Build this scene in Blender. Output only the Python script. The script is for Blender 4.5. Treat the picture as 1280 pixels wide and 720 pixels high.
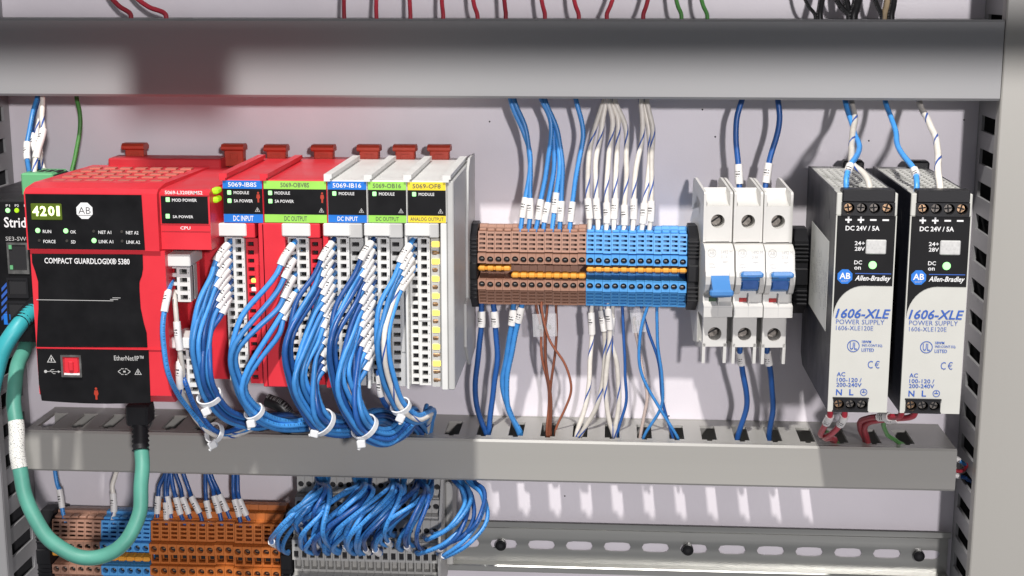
import bpy, math, random
from mathutils import Vector
random.seed(7)
scene = bpy.context.scene
for o in list(bpy.data.objects): bpy.data.objects.remove(o)
COL = scene.collection
S = 0.001          # all lengths below are millimetres
ZO = 1600.0        # camera height above the floor, mm
# ------------------------------------------------------------------ camera
FPX, PSI, PIT, DCAM = 1850.0, math.radians(3.94), math.radians(11.6), 924.6
vR = Vector((math.cos(PSI), math.sin(PSI), 0))
vF = Vector((-math.sin(PSI)*math.cos(PIT), math.cos(PSI)*math.cos(PIT), -math.sin(PIT)))
vU = vR.cross(vF)
cam_d = bpy.data.cameras.new('camera'); cam = bpy.data.objects.new('camera', cam_d); COL.objects.link(cam)
cam.location = (0, -DCAM*S, ZO*S)
cam.rotation_euler = (math.pi/2 - PIT, 0, PSI)
cam_d.sensor_width = 36; cam_d.lens = FPX/1280*36; cam_d.clip_start = 0.02; cam_d.clip_end = 50
scene.camera = cam
# ------------------------------------------------------------------ world and lamps
w = bpy.data.worlds.new('World'); scene.world = w; w.use_nodes = True
w.node_tree.nodes['Background'].inputs[0].default_value = (0.93, 0.94, 1.0, 1)
w.node_tree.nodes['Background'].inputs[1].default_value = 0.225
def lamp(name, tgt, direction, dist, size, power, col):
    L = bpy.data.lights.new(name, 'AREA'); L.shape = 'DISK'; L.size = size; L.energy = power; L.color = col
    o = bpy.data.objects.new(name, L); COL.objects.link(o)
    v = Vector(direction).normalized()
    o.location = Vector(tgt) + v*dist
    o.rotation_euler = v.to_track_quat('Z', 'Y').to_euler()
    return o
TGT = (-0.05, 0, (ZO-200)*S)
lamp('overhead_lamp', TGT, (-0.10, -1.0, 1.38), 2.2, 0.085, 54, (1.0, 0.97, 0.93))
lamp('front_lamp', TGT, (0.25, -1.0, 0.24), 2.6, 0.11, 35, (1.0, 0.96, 0.97))
vs = scene.view_settings; vs.view_transform = 'Standard'; vs.look = 'None'; vs.gamma = 1; vs.exposure = 0.0; vs.use_curve_mapping = False
scene.cycles.max_bounces = 8; scene.cycles.diffuse_bounces = 4; scene.cycles.glossy_bounces = 4
scene.cycles.use_denoising = True

# ------------------------------------------------------------------ geometry helpers
def at(px, py, d):                 # the point of the plane d mm in front of the panel seen at a pixel of the photograph
    r = vF*FPX + vR*(px-640) - vU*(py-360)
    t = (DCAM-d)/r.y
    return (r.x*t, d, r.z*t)
def X(px, py, d): return at(px, py, d)[0]
def Z(py, d, px=640): return at(px, py, d)[2]
def xz(px, py, d): p = at(px, py, d); return (p[0], p[2])
OFF = {}
class MB:
    def __init__(s): s.v = []; s.f = []; s.smooth = []; s.uv = None
    def add(s, vs, fs, sm=False):
        b = len(s.v); s.v += vs
        for f in fs: s.f.append(tuple(b+i for i in f)); s.smooth.append(sm)
        return s
    def box(s, x0, x1, d0, d1, z0, z1, b=0.0):
        if x0 > x1: x0, x1 = x1, x0
        if d0 > d1: d0, d1 = d1, d0
        if z0 > z1: z0, z1 = z1, z0
        b = min(b, (x1-x0)*.45, (d1-d0)*.45, (z1-z0)*.45)
        if b <= 0:
            v = [(x, d, z) for x in (x0, x1) for d in (d0, d1) for z in (z0, z1)]
            return s.add(v, [(0,1,3,2),(4,6,7,5),(0,4,5,1),(2,3,7,6),(0,2,6,4),(1,5,7,3)])
        v = []; idx = {}
        for i, x in enumerate((x0, x1)):
            for j, d in enumerate((d0, d1)):
                for k, z in enumerate((z0, z1)):
                    sx = b if i == 0 else -b; sd = b if j == 0 else -b; sz = b if k == 0 else -b
                    idx[i,j,k] = len(v)
                    v += [(x, d+sd, z+sz), (x+sx, d, z+sz), (x+sx, d+sd, z)]
        I = lambda i, j, k, a: idx[i,j,k]+a
        f = []
        for i in (0,1): f.append((I(i,0,0,0), I(i,0,1,0), I(i,1,1,0), I(i,1,0,0)))
        for j in (0,1): f.append((I(0,j,0,1), I(0,j,1,1), I(1,j,1,1), I(1,j,0,1)))
        for k in (0,1): f.append((I(0,0,k,2), I(0,1,k,2), I(1,1,k,2), I(1,0,k,2)))
        for i in (0,1):
            for j in (0,1): f.append((I(i,j,0,0), I(i,j,1,0), I(i,j,1,1), I(i,j,0,1)))
            for k in (0,1): f.append((I(i,0,k,0), I(i,1,k,0), I(i,1,k,2), I(i,0,k,2)))
        for j in (0,1):
            for k in (0,1): f.append((I(0,j,k,1), I(1,j,k,1), I(1,j,k,2), I(0,j,k,2)))
        for i in (0,1):
            for j in (0,1):
                for k in (0,1): f.append((I(i,j,k,0), I(i,j,k,1), I(i,j,k,2)))
        return s.add(v, f)
    def prism(s, poly, a0, a1, axis='d', sm=False):
        """poly: (x,z) for axis d, (d,z) for axis x, (x,d) for axis z"""
        n = len(poly)
        mp = {'d': lambda p, a: (p[0], a, p[1]), 'x': lambda p, a: (a, p[0], p[1]), 'z': lambda p, a: (p[0], p[1], a)}[axis]
        v = [mp(p, a0) for p in poly] + [mp(p, a1) for p in poly]
        f = [tuple(range(n)), tuple(range(2*n-1, n-1, -1))]
        s.add(v, f)
        s.add(v, [(i, (i+1) % n, n+(i+1) % n, n+i) for i in range(n)], sm)
        return s
    def cyl(s, c, r, a0, a1, axis='d', n=16, r1=None, sm=True):
        r1 = r if r1 is None else r1
        mp = {'d': lambda u, w_, a: (c[0]+u, a, c[1]+w_), 'x': lambda u, w_, a: (a, c[0]+u, c[1]+w_), 'z': lambda u, w_, a: (c[0]+u, c[1]+w_, a)}[axis]
        v = []
        for a, rr in ((a0, r), (a1, r1)):
            v += [mp(rr*math.cos(2*math.pi*i/n), rr*math.sin(2*math.pi*i/n), a) for i in range(n)]
        s.add(v, [tuple(range(n)), tuple(range(2*n-1, n-1, -1))])
        s.add(v, [(i, (i+1) % n, n+(i+1) % n, n+i) for i in range(n)], sm)
        return s
    def plate(s, u0, u1, v0, v1, holes, t0, t1, mp):
        us = sorted({u0, u1, *[min(max(c, u0), u1) for h in holes for c in h[:2]]}); vs_ = sorted({v0, v1, *[min(max(c, v0), v1) for h in holes for c in h[2:]]})
        nu, nv = len(us)-1, len(vs_)-1
        sol = [[True]*nv for _ in range(nu)]
        for i in range(nu):
            for j in range(nv):
                cu, cv = (us[i]+us[i+1])/2, (vs_[j]+vs_[j+1])/2
                for h in holes:
                    if h[0] < cu < h[1] and h[2] < cv < h[3]: sol[i][j] = False; break
        idx = {}; V = []
        def vid(i, j, t):
            k = (i, j, t)
            if k not in idx: idx[k] = len(V); V.append(mp(us[i], vs_[j], (t0, t1)[t]))
            return idx[k]
        F = []
        ok = lambda i, j: 0 <= i < nu and 0 <= j < nv and sol[i][j]
        for i in range(nu):
            for j in range(nv):
                if not sol[i][j]: continue
                for t in (0, 1): F.append((vid(i,j,t), vid(i+1,j,t), vid(i+1,j+1,t), vid(i,j+1,t)))
                if not ok(i-1, j): F.append((vid(i,j,0), vid(i,j+1,0), vid(i,j+1,1), vid(i,j,1)))
                if not ok(i+1, j): F.append((vid(i+1,j,0), vid(i+1,j+1,0), vid(i+1,j+1,1), vid(i+1,j,1)))
                if not ok(i, j-1): F.append((vid(i,j,0), vid(i+1,j,0), vid(i+1,j,1), vid(i,j,1)))
                if not ok(i, j+1): F.append((vid(i,j+1,0), vid(i+1,j+1,0), vid(i+1,j+1,1), vid(i,j+1,1)))
        return s.add(V, F)
    def hole_cell(s, cx, cz, x0, x1, z0, z1, r, a, df, db, cap=None, n=16):
        """rectangle x0..x1, z0..z1 in the plane df with a round (a=0) or oblong hole, walls back to db"""
        angs = [2*math.pi*i/n for i in range(n)] + [math.atan2(z-cz, x-cx) % (2*math.pi) for x in (x0, x1) for z in (z0, z1)]
        angs = sorted(set(round(g, 6) for g in angs)); inn = []; out = []
        for g in angs:
            c, q = math.cos(g), math.sin(g)
            ts = [((x1 if c > 0 else x0)-cx)/c if abs(c) > 1e-9 else 1e9, ((z1 if q > 0 else z0)-cz)/q if abs(q) > 1e-9 else 1e9]
            t = min(ts); out.append((cx+t*c, cz+t*q))
            if a > 0:
                t = r/abs(q) if abs(q) > 1e-9 else 1e9
                if abs(t*c) > a:
                    B = abs(c)*a; t = B+math.sqrt(max(0, B*B-(a*a-r*r)))
            else: t = r
            inn.append((cx+t*c, cz+t*q))
        n = len(angs)
        v = [(p[0], df, p[1]) for p in out] + [(p[0], df, p[1]) for p in inn] + [(p[0], db, p[1]) for p in inn]
        f = [(i, (i+1) % n, n+(i+1) % n, n+i) for i in range(n)]
        s.add(v, f)
        s.add(v, [(n+i, n+(i+1) % n, 2*n+(i+1) % n, 2*n+i) for i in range(n)], True)
        return s
    def tube(s, pts, r, n=8, caps=True, rf=None):
        P = [Vector(p) for p in pts]; m = len(P); V = []; F = []; UV = []
        T = []
        for i in range(m):
            t = (P[min(i+1, m-1)]-P[max(i-1, 0)]); T.append(t.normalized() if t.length > 0 else Vector((0,0,1)))
        N = Vector((0, 1, 0)); N = (N - T[0]*N.dot(T[0]))
        if N.length < 0.05: N = Vector((1,0,0)) - T[0]*T[0].x
        N.normalize(); L = 0; ls = []
        for i in range(m):
            if i > 0:
                L += (P[i]-P[i-1]).length
                N = N - T[i]*N.dot(T[i])
                if N.length > 1e-6: N.normalize()
            ls.append(L); B = T[i].cross(N)
            rr = r if rf is None else rf(i/(m-1))*r
            for k in range(n):
                g = 2*math.pi*k/n
                V.append(tuple(P[i] + (N*math.cos(g)+B*math.sin(g))*rr))
        fu = []
        for i in range(m-1):
            for k in range(n):
                k2 = (k+1) % n
                F.append((i*n+k, i*n+k2, (i+1)*n+k2, (i+1)*n+k))
                fu.append(((k/n, ls[i]), ((k+1)/n, ls[i]), ((k+1)/n, ls[i+1]), (k/n, ls[i+1])))
        if s.uv is None: s.uv = []
        s.add(V, F, True); s.uv += fu
        if caps:
            s.add(V, [tuple(range(n)), tuple(range((m-1)*n, m*n))]); s.uv += [tuple((0.5, 0) for _ in range(n))]*2
        return s
    def mesh(s, name, mat):
        me = bpy.data.meshes.new(name)
        me.from_pydata([(x*S, -d*S, (z+ZO)*S) for x, d, z in s.v], [], s.f)
        me.polygons.foreach_set('use_smooth', s.smooth)
        if s.uv and len(s.uv) == len(s.f):
            ul = me.uv_layers.new(name='UVMap'); flat = [c for f in s.uv for uv in f for c in uv]
            ul.data.foreach_set('uv', flat)
        if mat: me.materials.append(mat)
        import bmesh
        bm = bmesh.new(); bm.from_mesh(me); bmesh.ops.recalc_face_normals(bm, faces=bm.faces); bm.to_mesh(me); bm.free()
        me.update(); return me
    def build(s, name, mat, parent=None):
        return link(name, s.mesh(name, mat), parent)
def link(name, me, parent=None):
    o = bpy.data.objects.new(name, me); COL.objects.link(o)
    if parent is not None:
        o.parent = parent; o.location = -Vector(OFF.get(parent.name, (0,0,0))); OFF[o.name] = (0,0,0)
    return o
def tag(o, label, cat, group=None, kind=None):
    if label: o['label'] = label
    if cat: o['category'] = cat
    if group: o['group'] = group
    if kind: o['kind'] = kind
    return o
def thing(name, base, label, cat, group=None):
    o = bpy.data.objects.new(name, None); COL.objects.link(o); o.empty_display_size = 0.01
    o.location = (base[0]*S, -base[1]*S, (base[2]+ZO)*S); OFF[o.name] = tuple(o.location)
    return tag(o, label, cat, group)
def copy_thing(root, dx=0, dz=0, label=None, group=None, dd=0):
    def cp(o, par):
        c = o.copy(); COL.objects.link(c)
        if par: c.parent = par
        for ch in [q for q in o.children]: cp(ch, c)
        return c
    r = cp(root, None); r.location = Vector(root.location) + Vector((dx*S, -dd*S, dz*S))
    if label: r['label'] = label
    if group: r['group'] = group
    return r
ORD = ['first','second','third','fourth','fifth','sixth','seventh','eighth','ninth','tenth','eleventh','twelfth','thirteenth','fourteenth','fifteenth','sixteenth','seventeenth','eighteenth']

# ------------------------------------------------------------------ materials
def mat(name, col, rough=0.5, metal=0.0, var=0.06, vs_=60, bump=0.02, bs=900, spec=0.5, emit=None, es=0.0, coat=0.0, rv=0.08):
    m = bpy.data.materials.new(name); m.use_nodes = True; nt = m.node_tree; N = nt.nodes; Lk = nt.links
    b = N['Principled BSDF']
    tc = N.new('ShaderNodeTexCoord'); nz = N.new('ShaderNodeTexNoise'); nz.inputs['Scale'].default_value = vs_; nz.inputs['Detail'].default_value = 5
    Lk.new(tc.outputs['Object'], nz.inputs['Vector'])
    mr = N.new('ShaderNodeMapRange'); mr.inputs[1].default_value = 0.3; mr.inputs[2].default_value = 0.7
    mr.inputs[3].default_value = 1-var; mr.inputs[4].default_value = 1+var; Lk.new(nz.outputs['Fac'], mr.inputs[0])
    mx = N.new('ShaderNodeVectorMath'); mx.operation = 'SCALE'; mx.inputs[0].default_value = col[:3]; Lk.new(mr.outputs[0], mx.inputs['Scale'])
    Lk.new(mx.outputs[0], b.inputs['Base Color'])
    r2 = N.new('ShaderNodeMapRange'); r2.inputs[1].default_value = 0.3; r2.inputs[2].default_value = 0.7; r2.inputs[3].default_value = max(0.02, rough-rv); r2.inputs[4].default_value = min(1, rough+rv)
    Lk.new(nz.outputs['Fac'], r2.inputs[0]); Lk.new(r2.outputs[0], b.inputs['Roughness'])
    b.inputs['Metallic'].default_value = metal; b.inputs['Specular IOR Level'].default_value = spec; b.inputs['Coat Weight'].default_value = coat
    if bump > 0:
        n2 = N.new('ShaderNodeTexNoise'); n2.inputs['Scale'].default_value = bs; n2.inputs['Detail'].default_value = 3; Lk.new(tc.outputs['Object'], n2.inputs['Vector'])
        bp = N.new('ShaderNodeBump'); bp.inputs['Strength'].default_value = min(1, bump*8); bp.inputs['Distance'].default_value = 0.0002
        Lk.new(n2.outputs['Fac'], bp.inputs['Height']); Lk.new(bp.outputs[0], b.inputs['Normal'])
    if emit:
        b.inputs['Emission Color'].default_value = (*emit, 1); b.inputs['Emission Strength'].default_value = es
    return m
def wire_mat(name, base, stripe=None, pitch=22, width=0.13, rough=0.38, ink=None):
    m = mat(name, base, rough, var=0.08, vs_=300, bump=0.0); nt = m.node_tree; N = nt.nodes; Lk = nt.links; b = N['Principled BSDF']
    oi = N.new('ShaderNodeObjectInfo'); rr = N.new('ShaderNodeMapRange'); rr.inputs[3].default_value = 0.72; rr.inputs[4].default_value = 1.22; Lk.new(oi.outputs['Random'], rr.inputs[0])
    sc_ = N.new('ShaderNodeVectorMath'); sc_.operation = 'SCALE'; Lk.new(b.inputs['Base Color'].links[0].from_socket, sc_.inputs[0]); Lk.new(rr.outputs[0], sc_.inputs['Scale'])
    src = sc_.outputs[0]
    uv = N.new('ShaderNodeUVMap'); sp = N.new('ShaderNodeSeparateXYZ'); Lk.new(uv.outputs[0], sp.inputs[0])
    def mth(op, a, c=None):
        n = N.new('ShaderNodeMath'); n.operation = op
        for i, q in enumerate((a, c)):
            if q is None: continue
            if isinstance(q, (int, float)): n.inputs[i].default_value = q
            else: Lk.new(q, n.inputs[i])
        return n.outputs[0]
    if stripe:
        v = mth('DIVIDE', sp.outputs[1], pitch); q = mth('FRACT', mth('ADD', sp.outputs[0], v)); fac = mth('LESS_THAN', q, width); sc = stripe
    else:
        # fine dark print along the insulation
        a = mth('LESS_THAN', mth('ABSOLUTE', mth('SUBTRACT', mth('FRACT', mth('ADD', sp.outputs[0], 0.33)), 0.5)), 0.07)
        nz = N.new('ShaderNodeTexNoise'); nz.noise_dimensions = '1D'; nz.inputs['Scale'].default_value = 1.3; nz.inputs['Detail'].default_value = 2
        Lk.new(sp.outputs[1], nz.inputs['W'])
        fac = mth('MULTIPLY', mth('MULTIPLY', a, mth('GREATER_THAN', nz.outputs['Fac'], 0.52)), 0.7); sc = ink or tuple(c*0.25 for c in base)
    mx = N.new('ShaderNodeMix'); mx.data_type = 'RGBA'; Lk.new(fac, mx.inputs['Factor']); Lk.new(src, mx.inputs[6]); mx.inputs[7].default_value = (*sc, 1)
    Lk.new(mx.outputs[2], b.inputs['Base Color']); return m
def sleeve_mat(name):
    m = mat(name, (0.78, 0.76, 0.74), 0.45, var=0.04, vs_=300, bump=0.0); nt = m.node_tree; N = nt.nodes; Lk = nt.links; b = N['Principled BSDF']
    src = b.inputs['Base Color'].links[0].from_socket
    uv = N.new('ShaderNodeUVMap'); sp = N.new('ShaderNodeSeparateXYZ'); Lk.new(uv.outputs[0], sp.inputs[0])
    def mth(op, a, c):
        n = N.new('ShaderNodeMath'); n.operation = op
        for i, q in enumerate((a, c)):
            if isinstance(q, (int, float)): n.inputs[i].default_value = q
            else: Lk.new(q, n.inputs[i])
        return n.outputs[0]
    u = mth('ABSOLUTE', mth('SUBTRACT', mth('FRACT', mth('ADD', sp.outputs[0], 0.58), 0), 0.5), 0)
    near = mth('LESS_THAN', u, 0.12)
    v = mth('MULTIPLY', mth('GREATER_THAN', sp.outputs[1], 3.2), mth('LESS_THAN', sp.outputs[1], 7.6))
    bars = mth('GREATER_THAN', mth('FRACT', mth('MULTIPLY', sp.outputs[1], 0.62), 0), 0.55)
    nz = N.new('ShaderNodeTexNoise'); nz.inputs['Scale'].default_value = 900; tc = N.new('ShaderNodeTexCoord'); Lk.new(tc.outputs['Object'], nz.inputs['Vector'])
    k = mth('GREATER_THAN', nz.outputs['Fac'], 0.42)
    fac = mth('MULTIPLY', mth('MULTIPLY', near, v), mth('MULTIPLY', bars, k))
    mx = N.new('ShaderNodeMix'); mx.data_type = 'RGBA'; Lk.new(fac, mx.inputs['Factor']); Lk.new(src, mx.inputs[6]); mx.inputs[7].default_value = (0.03, 0.03, 0.035, 1)
    Lk.new(mx.outputs[2], b.inputs['Base Color']); return m
def wrap_mat():
    m = mat('printed_wrap', (0.74, 0.74, 0.70), 0.5, var=0.04, vs_=100, bump=0.0); nt = m.node_tree; N = nt.nodes; Lk = nt.links; b = N['Principled BSDF']
    src = b.inputs['Base Color'].links[0].from_socket
    uv = N.new('ShaderNodeUVMap'); mp = N.new('ShaderNodeMapping'); mp.inputs['Scale'].default_value = (26, 0.9, 1); Lk.new(uv.outputs[0], mp.inputs[0])
    nz = N.new('ShaderNodeTexNoise'); nz.inputs['Scale'].default_value = 1.6; nz.inputs['Detail'].default_value = 2; Lk.new(mp.outputs[0], nz.inputs['Vector'])
    gt = N.new('ShaderNodeMath'); gt.operation = 'GREATER_THAN'; gt.inputs[1].default_value = 0.60; Lk.new(nz.outputs['Fac'], gt.inputs[0])
    mx = N.new('ShaderNodeMix'); mx.data_type = 'RGBA'; Lk.new(gt.outputs[0], mx.inputs['Factor']); Lk.new(src, mx.inputs[6]); mx.inputs[7].default_value = (0.12, 0.12, 0.12, 1)
    Lk.new(mx.outputs[2], b.inputs['Base Color']); return m
M = dict(
 wrap=wrap_mat(),
 panel=mat('panel_paint', (0.75, 0.71, 0.755), 0.36, var=0.05, vs_=11, bump=0.03, bs=700),
 duct=mat('grey_pvc', (0.28, 0.28, 0.285), 0.42, var=0.04, vs_=14, bump=0.012, bs=1500),
 duct_low=mat('warm_grey_pvc', (0.335, 0.327, 0.305), 0.40, var=0.05, vs_=14, bump=0.012, bs=1500),
 beige=mat('beige_pvc', (0.36, 0.35, 0.325), 0.45, var=0.03, vs_=12, bump=0.012),
 zinc=mat('zinc_steel', (0.53, 0.53, 0.50), 0.36, 1.0, var=0.05, vs_=40, bump=0.01),
 screw=mat('screw_steel', (0.55, 0.52, 0.47), 0.32, 1.0, var=0.25, vs_=500),
 screw_dark=mat('dull_screw', (0.22, 0.20, 0.18), 0.45, 0.9, var=0.3, vs_=500),
 brass=mat('brass_screw', (0.55, 0.36, 0.22), 0.35, 1.0, var=0.3, vs_=700),
 black_steel=mat('black_oxide', (0.02, 0.02, 0.022), 0.35, 0.6),
 red=mat('red_plastic', (0.69, 0.032, 0.048), 0.36, var=0.05, vs_=40, bump=0.012),
 red_dark=mat('red_ink', (0.45, 0.02, 0.03), 0.5),
 latch=mat('orange_red_latch', (0.42, 0.042, 0.02), 0.45, var=0.08),
 vent=mat('vent_plastic', (0.50, 0.16, 0.12), 0.5, var=0.1),
 white=mat('white_plastic', (0.72, 0.72, 0.70), 0.42, var=0.03, bump=0.012),
 greyp=mat('light_grey_plastic', (0.50, 0.50, 0.49), 0.45, var=0.05, bump=0.012),
 black=mat('black_plastic', (0.013, 0.013, 0.015), 0.45, spec=0.3, var=0.15, bump=0.02),
 label_black=mat('black_label', (0.006, 0.006, 0.007), 0.5, spec=0.22, var=0.2, vs_=80, bump=0.01),
 dark=mat('dark_cavity_plastic', (0.012, 0.012, 0.014), 0.7, bump=0),
 print_white=mat('white_ink', (0.80, 0.80, 0.80), 0.5, bump=0, var=0.02),
 print_grey=mat('grey_ink', (0.38, 0.38, 0.38), 0.5, bump=0),
 print_dark=mat('dark_ink', (0.10, 0.11, 0.08), 0.5, bump=0),
 print_blue=mat('blue_ink', (0.025, 0.10, 0.42), 0.5, bump=0),
 lab_blue=mat('blue_label', (0.012, 0.17, 0.62), 0.45, bump=0.005),
 lab_green=mat('green_label', (0.32, 0.68, 0.10), 0.45, bump=0.005),
 lab_yellow=mat('yellow_label', (0.86, 0.66, 0.04), 0.45, bump=0.005),
 brown=mat('brown_terminal', (0.37, 0.20, 0.14), 0.45, var=0.07, bump=0.01),
 blue_t=mat('blue_terminal', (0.085, 0.34, 0.72), 0.45, var=0.06, bump=0.01),
 orange_t=mat('orange_terminal', (0.50, 0.145, 0.028), 0.45, var=0.07, bump=0.01),
 grey_t=mat('grey_terminal', (0.42, 0.415, 0.395), 0.45, var=0.06, bump=0.01),
 jumper=mat('amber_jumper', (0.80, 0.36, 0.05), 0.4, var=0.05),
 mcb=mat('breaker_plastic', (0.62, 0.61, 0.585), 0.40, var=0.03, bump=0.012),
 toggle=mat('blue_toggle', (0.065, 0.22, 0.52), 0.35, var=0.04),
 ind_red=mat('red_indicator', (0.30, 0.012, 0.015), 0.4),
 ind_green=mat('green_indicator', (0.02, 0.06, 0.025), 0.4),
 psu=mat('navy_sheet_metal', (0.013, 0.015, 0.024), 0.42, 0.0, spec=0.35, var=0.12, vs_=50, bump=0.01),
 psu_white=mat('supply_front_plastic', (0.55, 0.55, 0.51), 0.45, var=0.02, bump=0.008),
 psu_grille=mat('grille_metal', (0.50, 0.50, 0.47), 0.45, 0.1, var=0.04),
 paper=mat('rating_label', (0.80, 0.80, 0.76), 0.6, var=0.04),
 clear=mat('frosted_button', (0.55, 0.55, 0.54), 0.3, var=0.1, vs_=500),
 teal=mat('teal_jacket', (0.085, 0.31, 0.24), 0.5, var=0.14, vs_=60, bump=0.1, bs=160),
 teal_b=mat('blue_teal_jacket', (0.035, 0.36, 0.40), 0.45, var=0.1, vs_=60, bump=0.1, bs=160),
 green_c=mat('green_connector', (0.13, 0.42, 0.19), 0.45, var=0.05),
 tie=mat('nylon_tie', (0.74, 0.75, 0.76), 0.35, var=0.03),
 led_green=mat('lit_green_led', (0.25, 0.6, 0.25), 0.4, emit=(0.38, 1.0, 0.34), es=1.15, bump=0),
 lime_glow=mat('lime_led_and_reflection', (0.3, 0.55, 0.02), 0.4, emit=(0.42, 0.75, 0.0), es=0.5, bump=0),  # status light, and the glow standing for LED reflections
 led_yellow=mat('lit_yellow_led', (0.8, 0.6, 0.05), 0.4, emit=(1.0, 0.74, 0.16), es=1.2, bump=0),
 led_off=mat('unlit_led', (0.05, 0.045, 0.04), 0.4, bump=0),
 disp=mat('display_glass', (0.05, 0.07, 0.012), 0.25, emit=(0.35, 0.55, 0.02), es=0.16, bump=0),
 disp_c=mat('display_characters', (0.9, 1.0, 0.6), 0.4, emit=(0.72, 1.0, 0.25), es=2.0, bump=0),
 metal_port=mat('port_shield', (0.48, 0.47, 0.44), 0.3, 1.0, var=0.2, vs_=200),
 w_blue=wire_mat('blue_wire', (0.055, 0.27, 0.66)),
 w_navy=wire_mat('navy_wire', (0.018, 0.09, 0.31)),
 w_white=wire_mat('white_wire_blue_stripe', (0.70, 0.66, 0.60), stripe=(0.03, 0.09, 0.36), pitch=30, width=0.11),
 w_red=wire_mat('red_wire', (0.44, 0.03, 0.05)),
 w_pink=wire_mat('pale_wire', (0.62, 0.50, 0.45)),
 w_green=wire_mat('green_wire', (0.09, 0.30, 0.07)),
 w_brown=wire_mat('brown_wire', (0.27, 0.09, 0.05)),
 w_black=wire_mat('black_wire', (0.015, 0.015, 0.016), ink=(0.3, 0.3, 0.3)),
 w_beige=wire_mat('beige_wire', (0.55, 0.42, 0.26)),
 sleeve=sleeve_mat('marker_sleeve_print'),
)

for k_, v_ in (('duct', (0.05, 1, 2.2)), ('duct_low', (0.05, 1, 2.2)), ('beige', (1.5, 1, 0.05)), ('zinc', (0.05, 1, 3.0))):
    nt = M[k_].node_tree; nz = [n for n in nt.nodes if n.type == 'TEX_NOISE'][0]; src = nz.inputs['Vector'].links[0].from_socket
    mp_ = nt.nodes.new('ShaderNodeMapping'); mp_.inputs['Scale'].default_value = v_; nt.links.new(src, mp_.inputs[0]); nt.links.new(mp_.outputs[0], nz.inputs['Vector'])

# ------------------------------------------------------------------ flat print
TXT = {}
def text_mesh(sx, bold, shear):
    k = (sx, bold, shear)
    if k in TXT: return TXT[k]
    cu = bpy.data.curves.new('print', 'FONT'); cu.body = sx; cu.resolution_u = 2; cu.offset = bold; cu.shear = shear
    ob = bpy.data.objects.new('print', cu); COL.objects.link(ob)
    bpy.context.view_layer.update()
    me = bpy.data.meshes.new_from_object(ob.evaluated_get(bpy.context.evaluated_depsgraph_get()))
    r = ([tuple(v.co[:2]) for v in me.vertices], [tuple(p.vertices) for p in me.polygons])
    bpy.data.objects.remove(ob); bpy.data.curves.remove(cu); bpy.data.meshes.remove(me)
    TXT[k] = r; return r
def text_box(s, x0, x1, z0, z1, d, m, parent, bold=0.012, shear=0.0, name='lettering', mp=None):
    v, f = text_mesh(s, bold, shear)
    ux = [p[0] for p in v]; uy = [p[1] for p in v]; a0, a1, b0, b1 = min(ux), max(ux), min(uy), max(uy)
    mb = MB()
    mp = mp or (lambda x, z: (x, d, z))
    mb.add([mp(x0+(p[0]-a0)/(a1-a0)*(x1-x0), z0+(p[1]-b0)/(b1-b0)*(z1-z0)) for p in v], f)
    return mb.build(name, m, parent)
def text_px(s, px0, py0, px1, py1, d, m, parent, bold=0.012, shear=0.0, name='lettering'):
    cx, cy = (px0+px1)/2, (py0+py1)/2
    return text_box(s, X(px0, cy, d), X(px1, cy, d), Z(py1, d, cx), Z(py0, d, cx), d, m, parent, bold, shear, name)
def rect_px(px0, py0, px1, py1, d0, d1, b=0.0):
    cx, cy = (px0+px1)/2, (py0+py1)/2
    return MB().box(X(px0, cy, d0), X(px1, cy, d0), d1, d0, Z(py1, d0, cx), Z(py0, d0, cx), b)
def ring_mark(c, r, d, m, parent, name='emblem', t=0.18):
    mb = MB(); n = 28; V = []; F = []
    for i in range(n):
        g = 2*math.pi*i/n
        V += [(c[0]+r*math.cos(g), d, c[1]+r*math.sin(g)), (c[0]+(r-t)*math.cos(g), d, c[1]+(r-t)*math.sin(g))]
        j = (i+1) % n; F.append((2*i, 2*j, 2*j+1, 2*i+1))
    return mb.add(V, F).build(name, m, parent)
def disc_poly(c, r, n, rot=0): return [(c[0]+r*math.cos(rot+2*math.pi*i/n), c[1]+r*math.sin(rot+2*math.pi*i/n)) for i in range(n)]

# ------------------------------------------------------------------ wires
def spline(P, k=7):
    P = [Vector(p) for p in P]; out = []
    Q = [P[0]*2-P[1]] + P + [P[-1]*2-P[-2]]
    for i in range(1, len(Q)-2):
        p0, p1, p2, p3 = Q[i-1:i+3]
        t0 = 0; t1 = t0+max(1e-4, (p1-p0).length)**.5; t2 = t1+max(1e-4, (p2-p1).length)**.5; t3 = t2+max(1e-4, (p3-p2).length)**.5
        for j in range(k):
            t = t1+(t2-t1)*j/k
            A1 = p0*((t1-t)/(t1-t0))+p1*((t-t0)/(t1-t0)); A2 = p1*((t2-t)/(t2-t1))+p2*((t-t1)/(t2-t1)); A3 = p2*((t3-t)/(t3-t2))+p3*((t-t2)/(t3-t2))
            B1 = A1*((t2-t)/(t2-t0))+A2*((t-t0)/(t2-t0)); B2 = A2*((t3-t)/(t3-t1))+A3*((t-t1)/(t3-t1))
            out.append(B1*((t2-t)/(t2-t1))+B2*((t-t1)/(t2-t1)))
    out.append(P[-1]); return out
def sub_path(path, s0, s1, n=7):
    L = [0]
    for i in range(1, len(path)): L.append(L[-1]+(path[i]-path[i-1]).length)
    def ev(s):
        s = max(0, min(L[-1], s))
        for i in range(1, len(L)):
            if s <= L[i]: return path[i-1].lerp(path[i], (s-L[i-1])/max(1e-6, L[i]-L[i-1]))
        return path[-1]
    return [ev(s0+(s1-s0)*i/(n-1)) for i in range(n)], L[-1]
def near_s(path, p):
    best = None; L = 0
    for i, q in enumerate(path):
        if i: L += (q-path[i-1]).length
        dd = (q-Vector(p)).length
        if best is None or dd < best[0]: best = (dd, L)
    return best[1]
PATHS = {}
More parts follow.
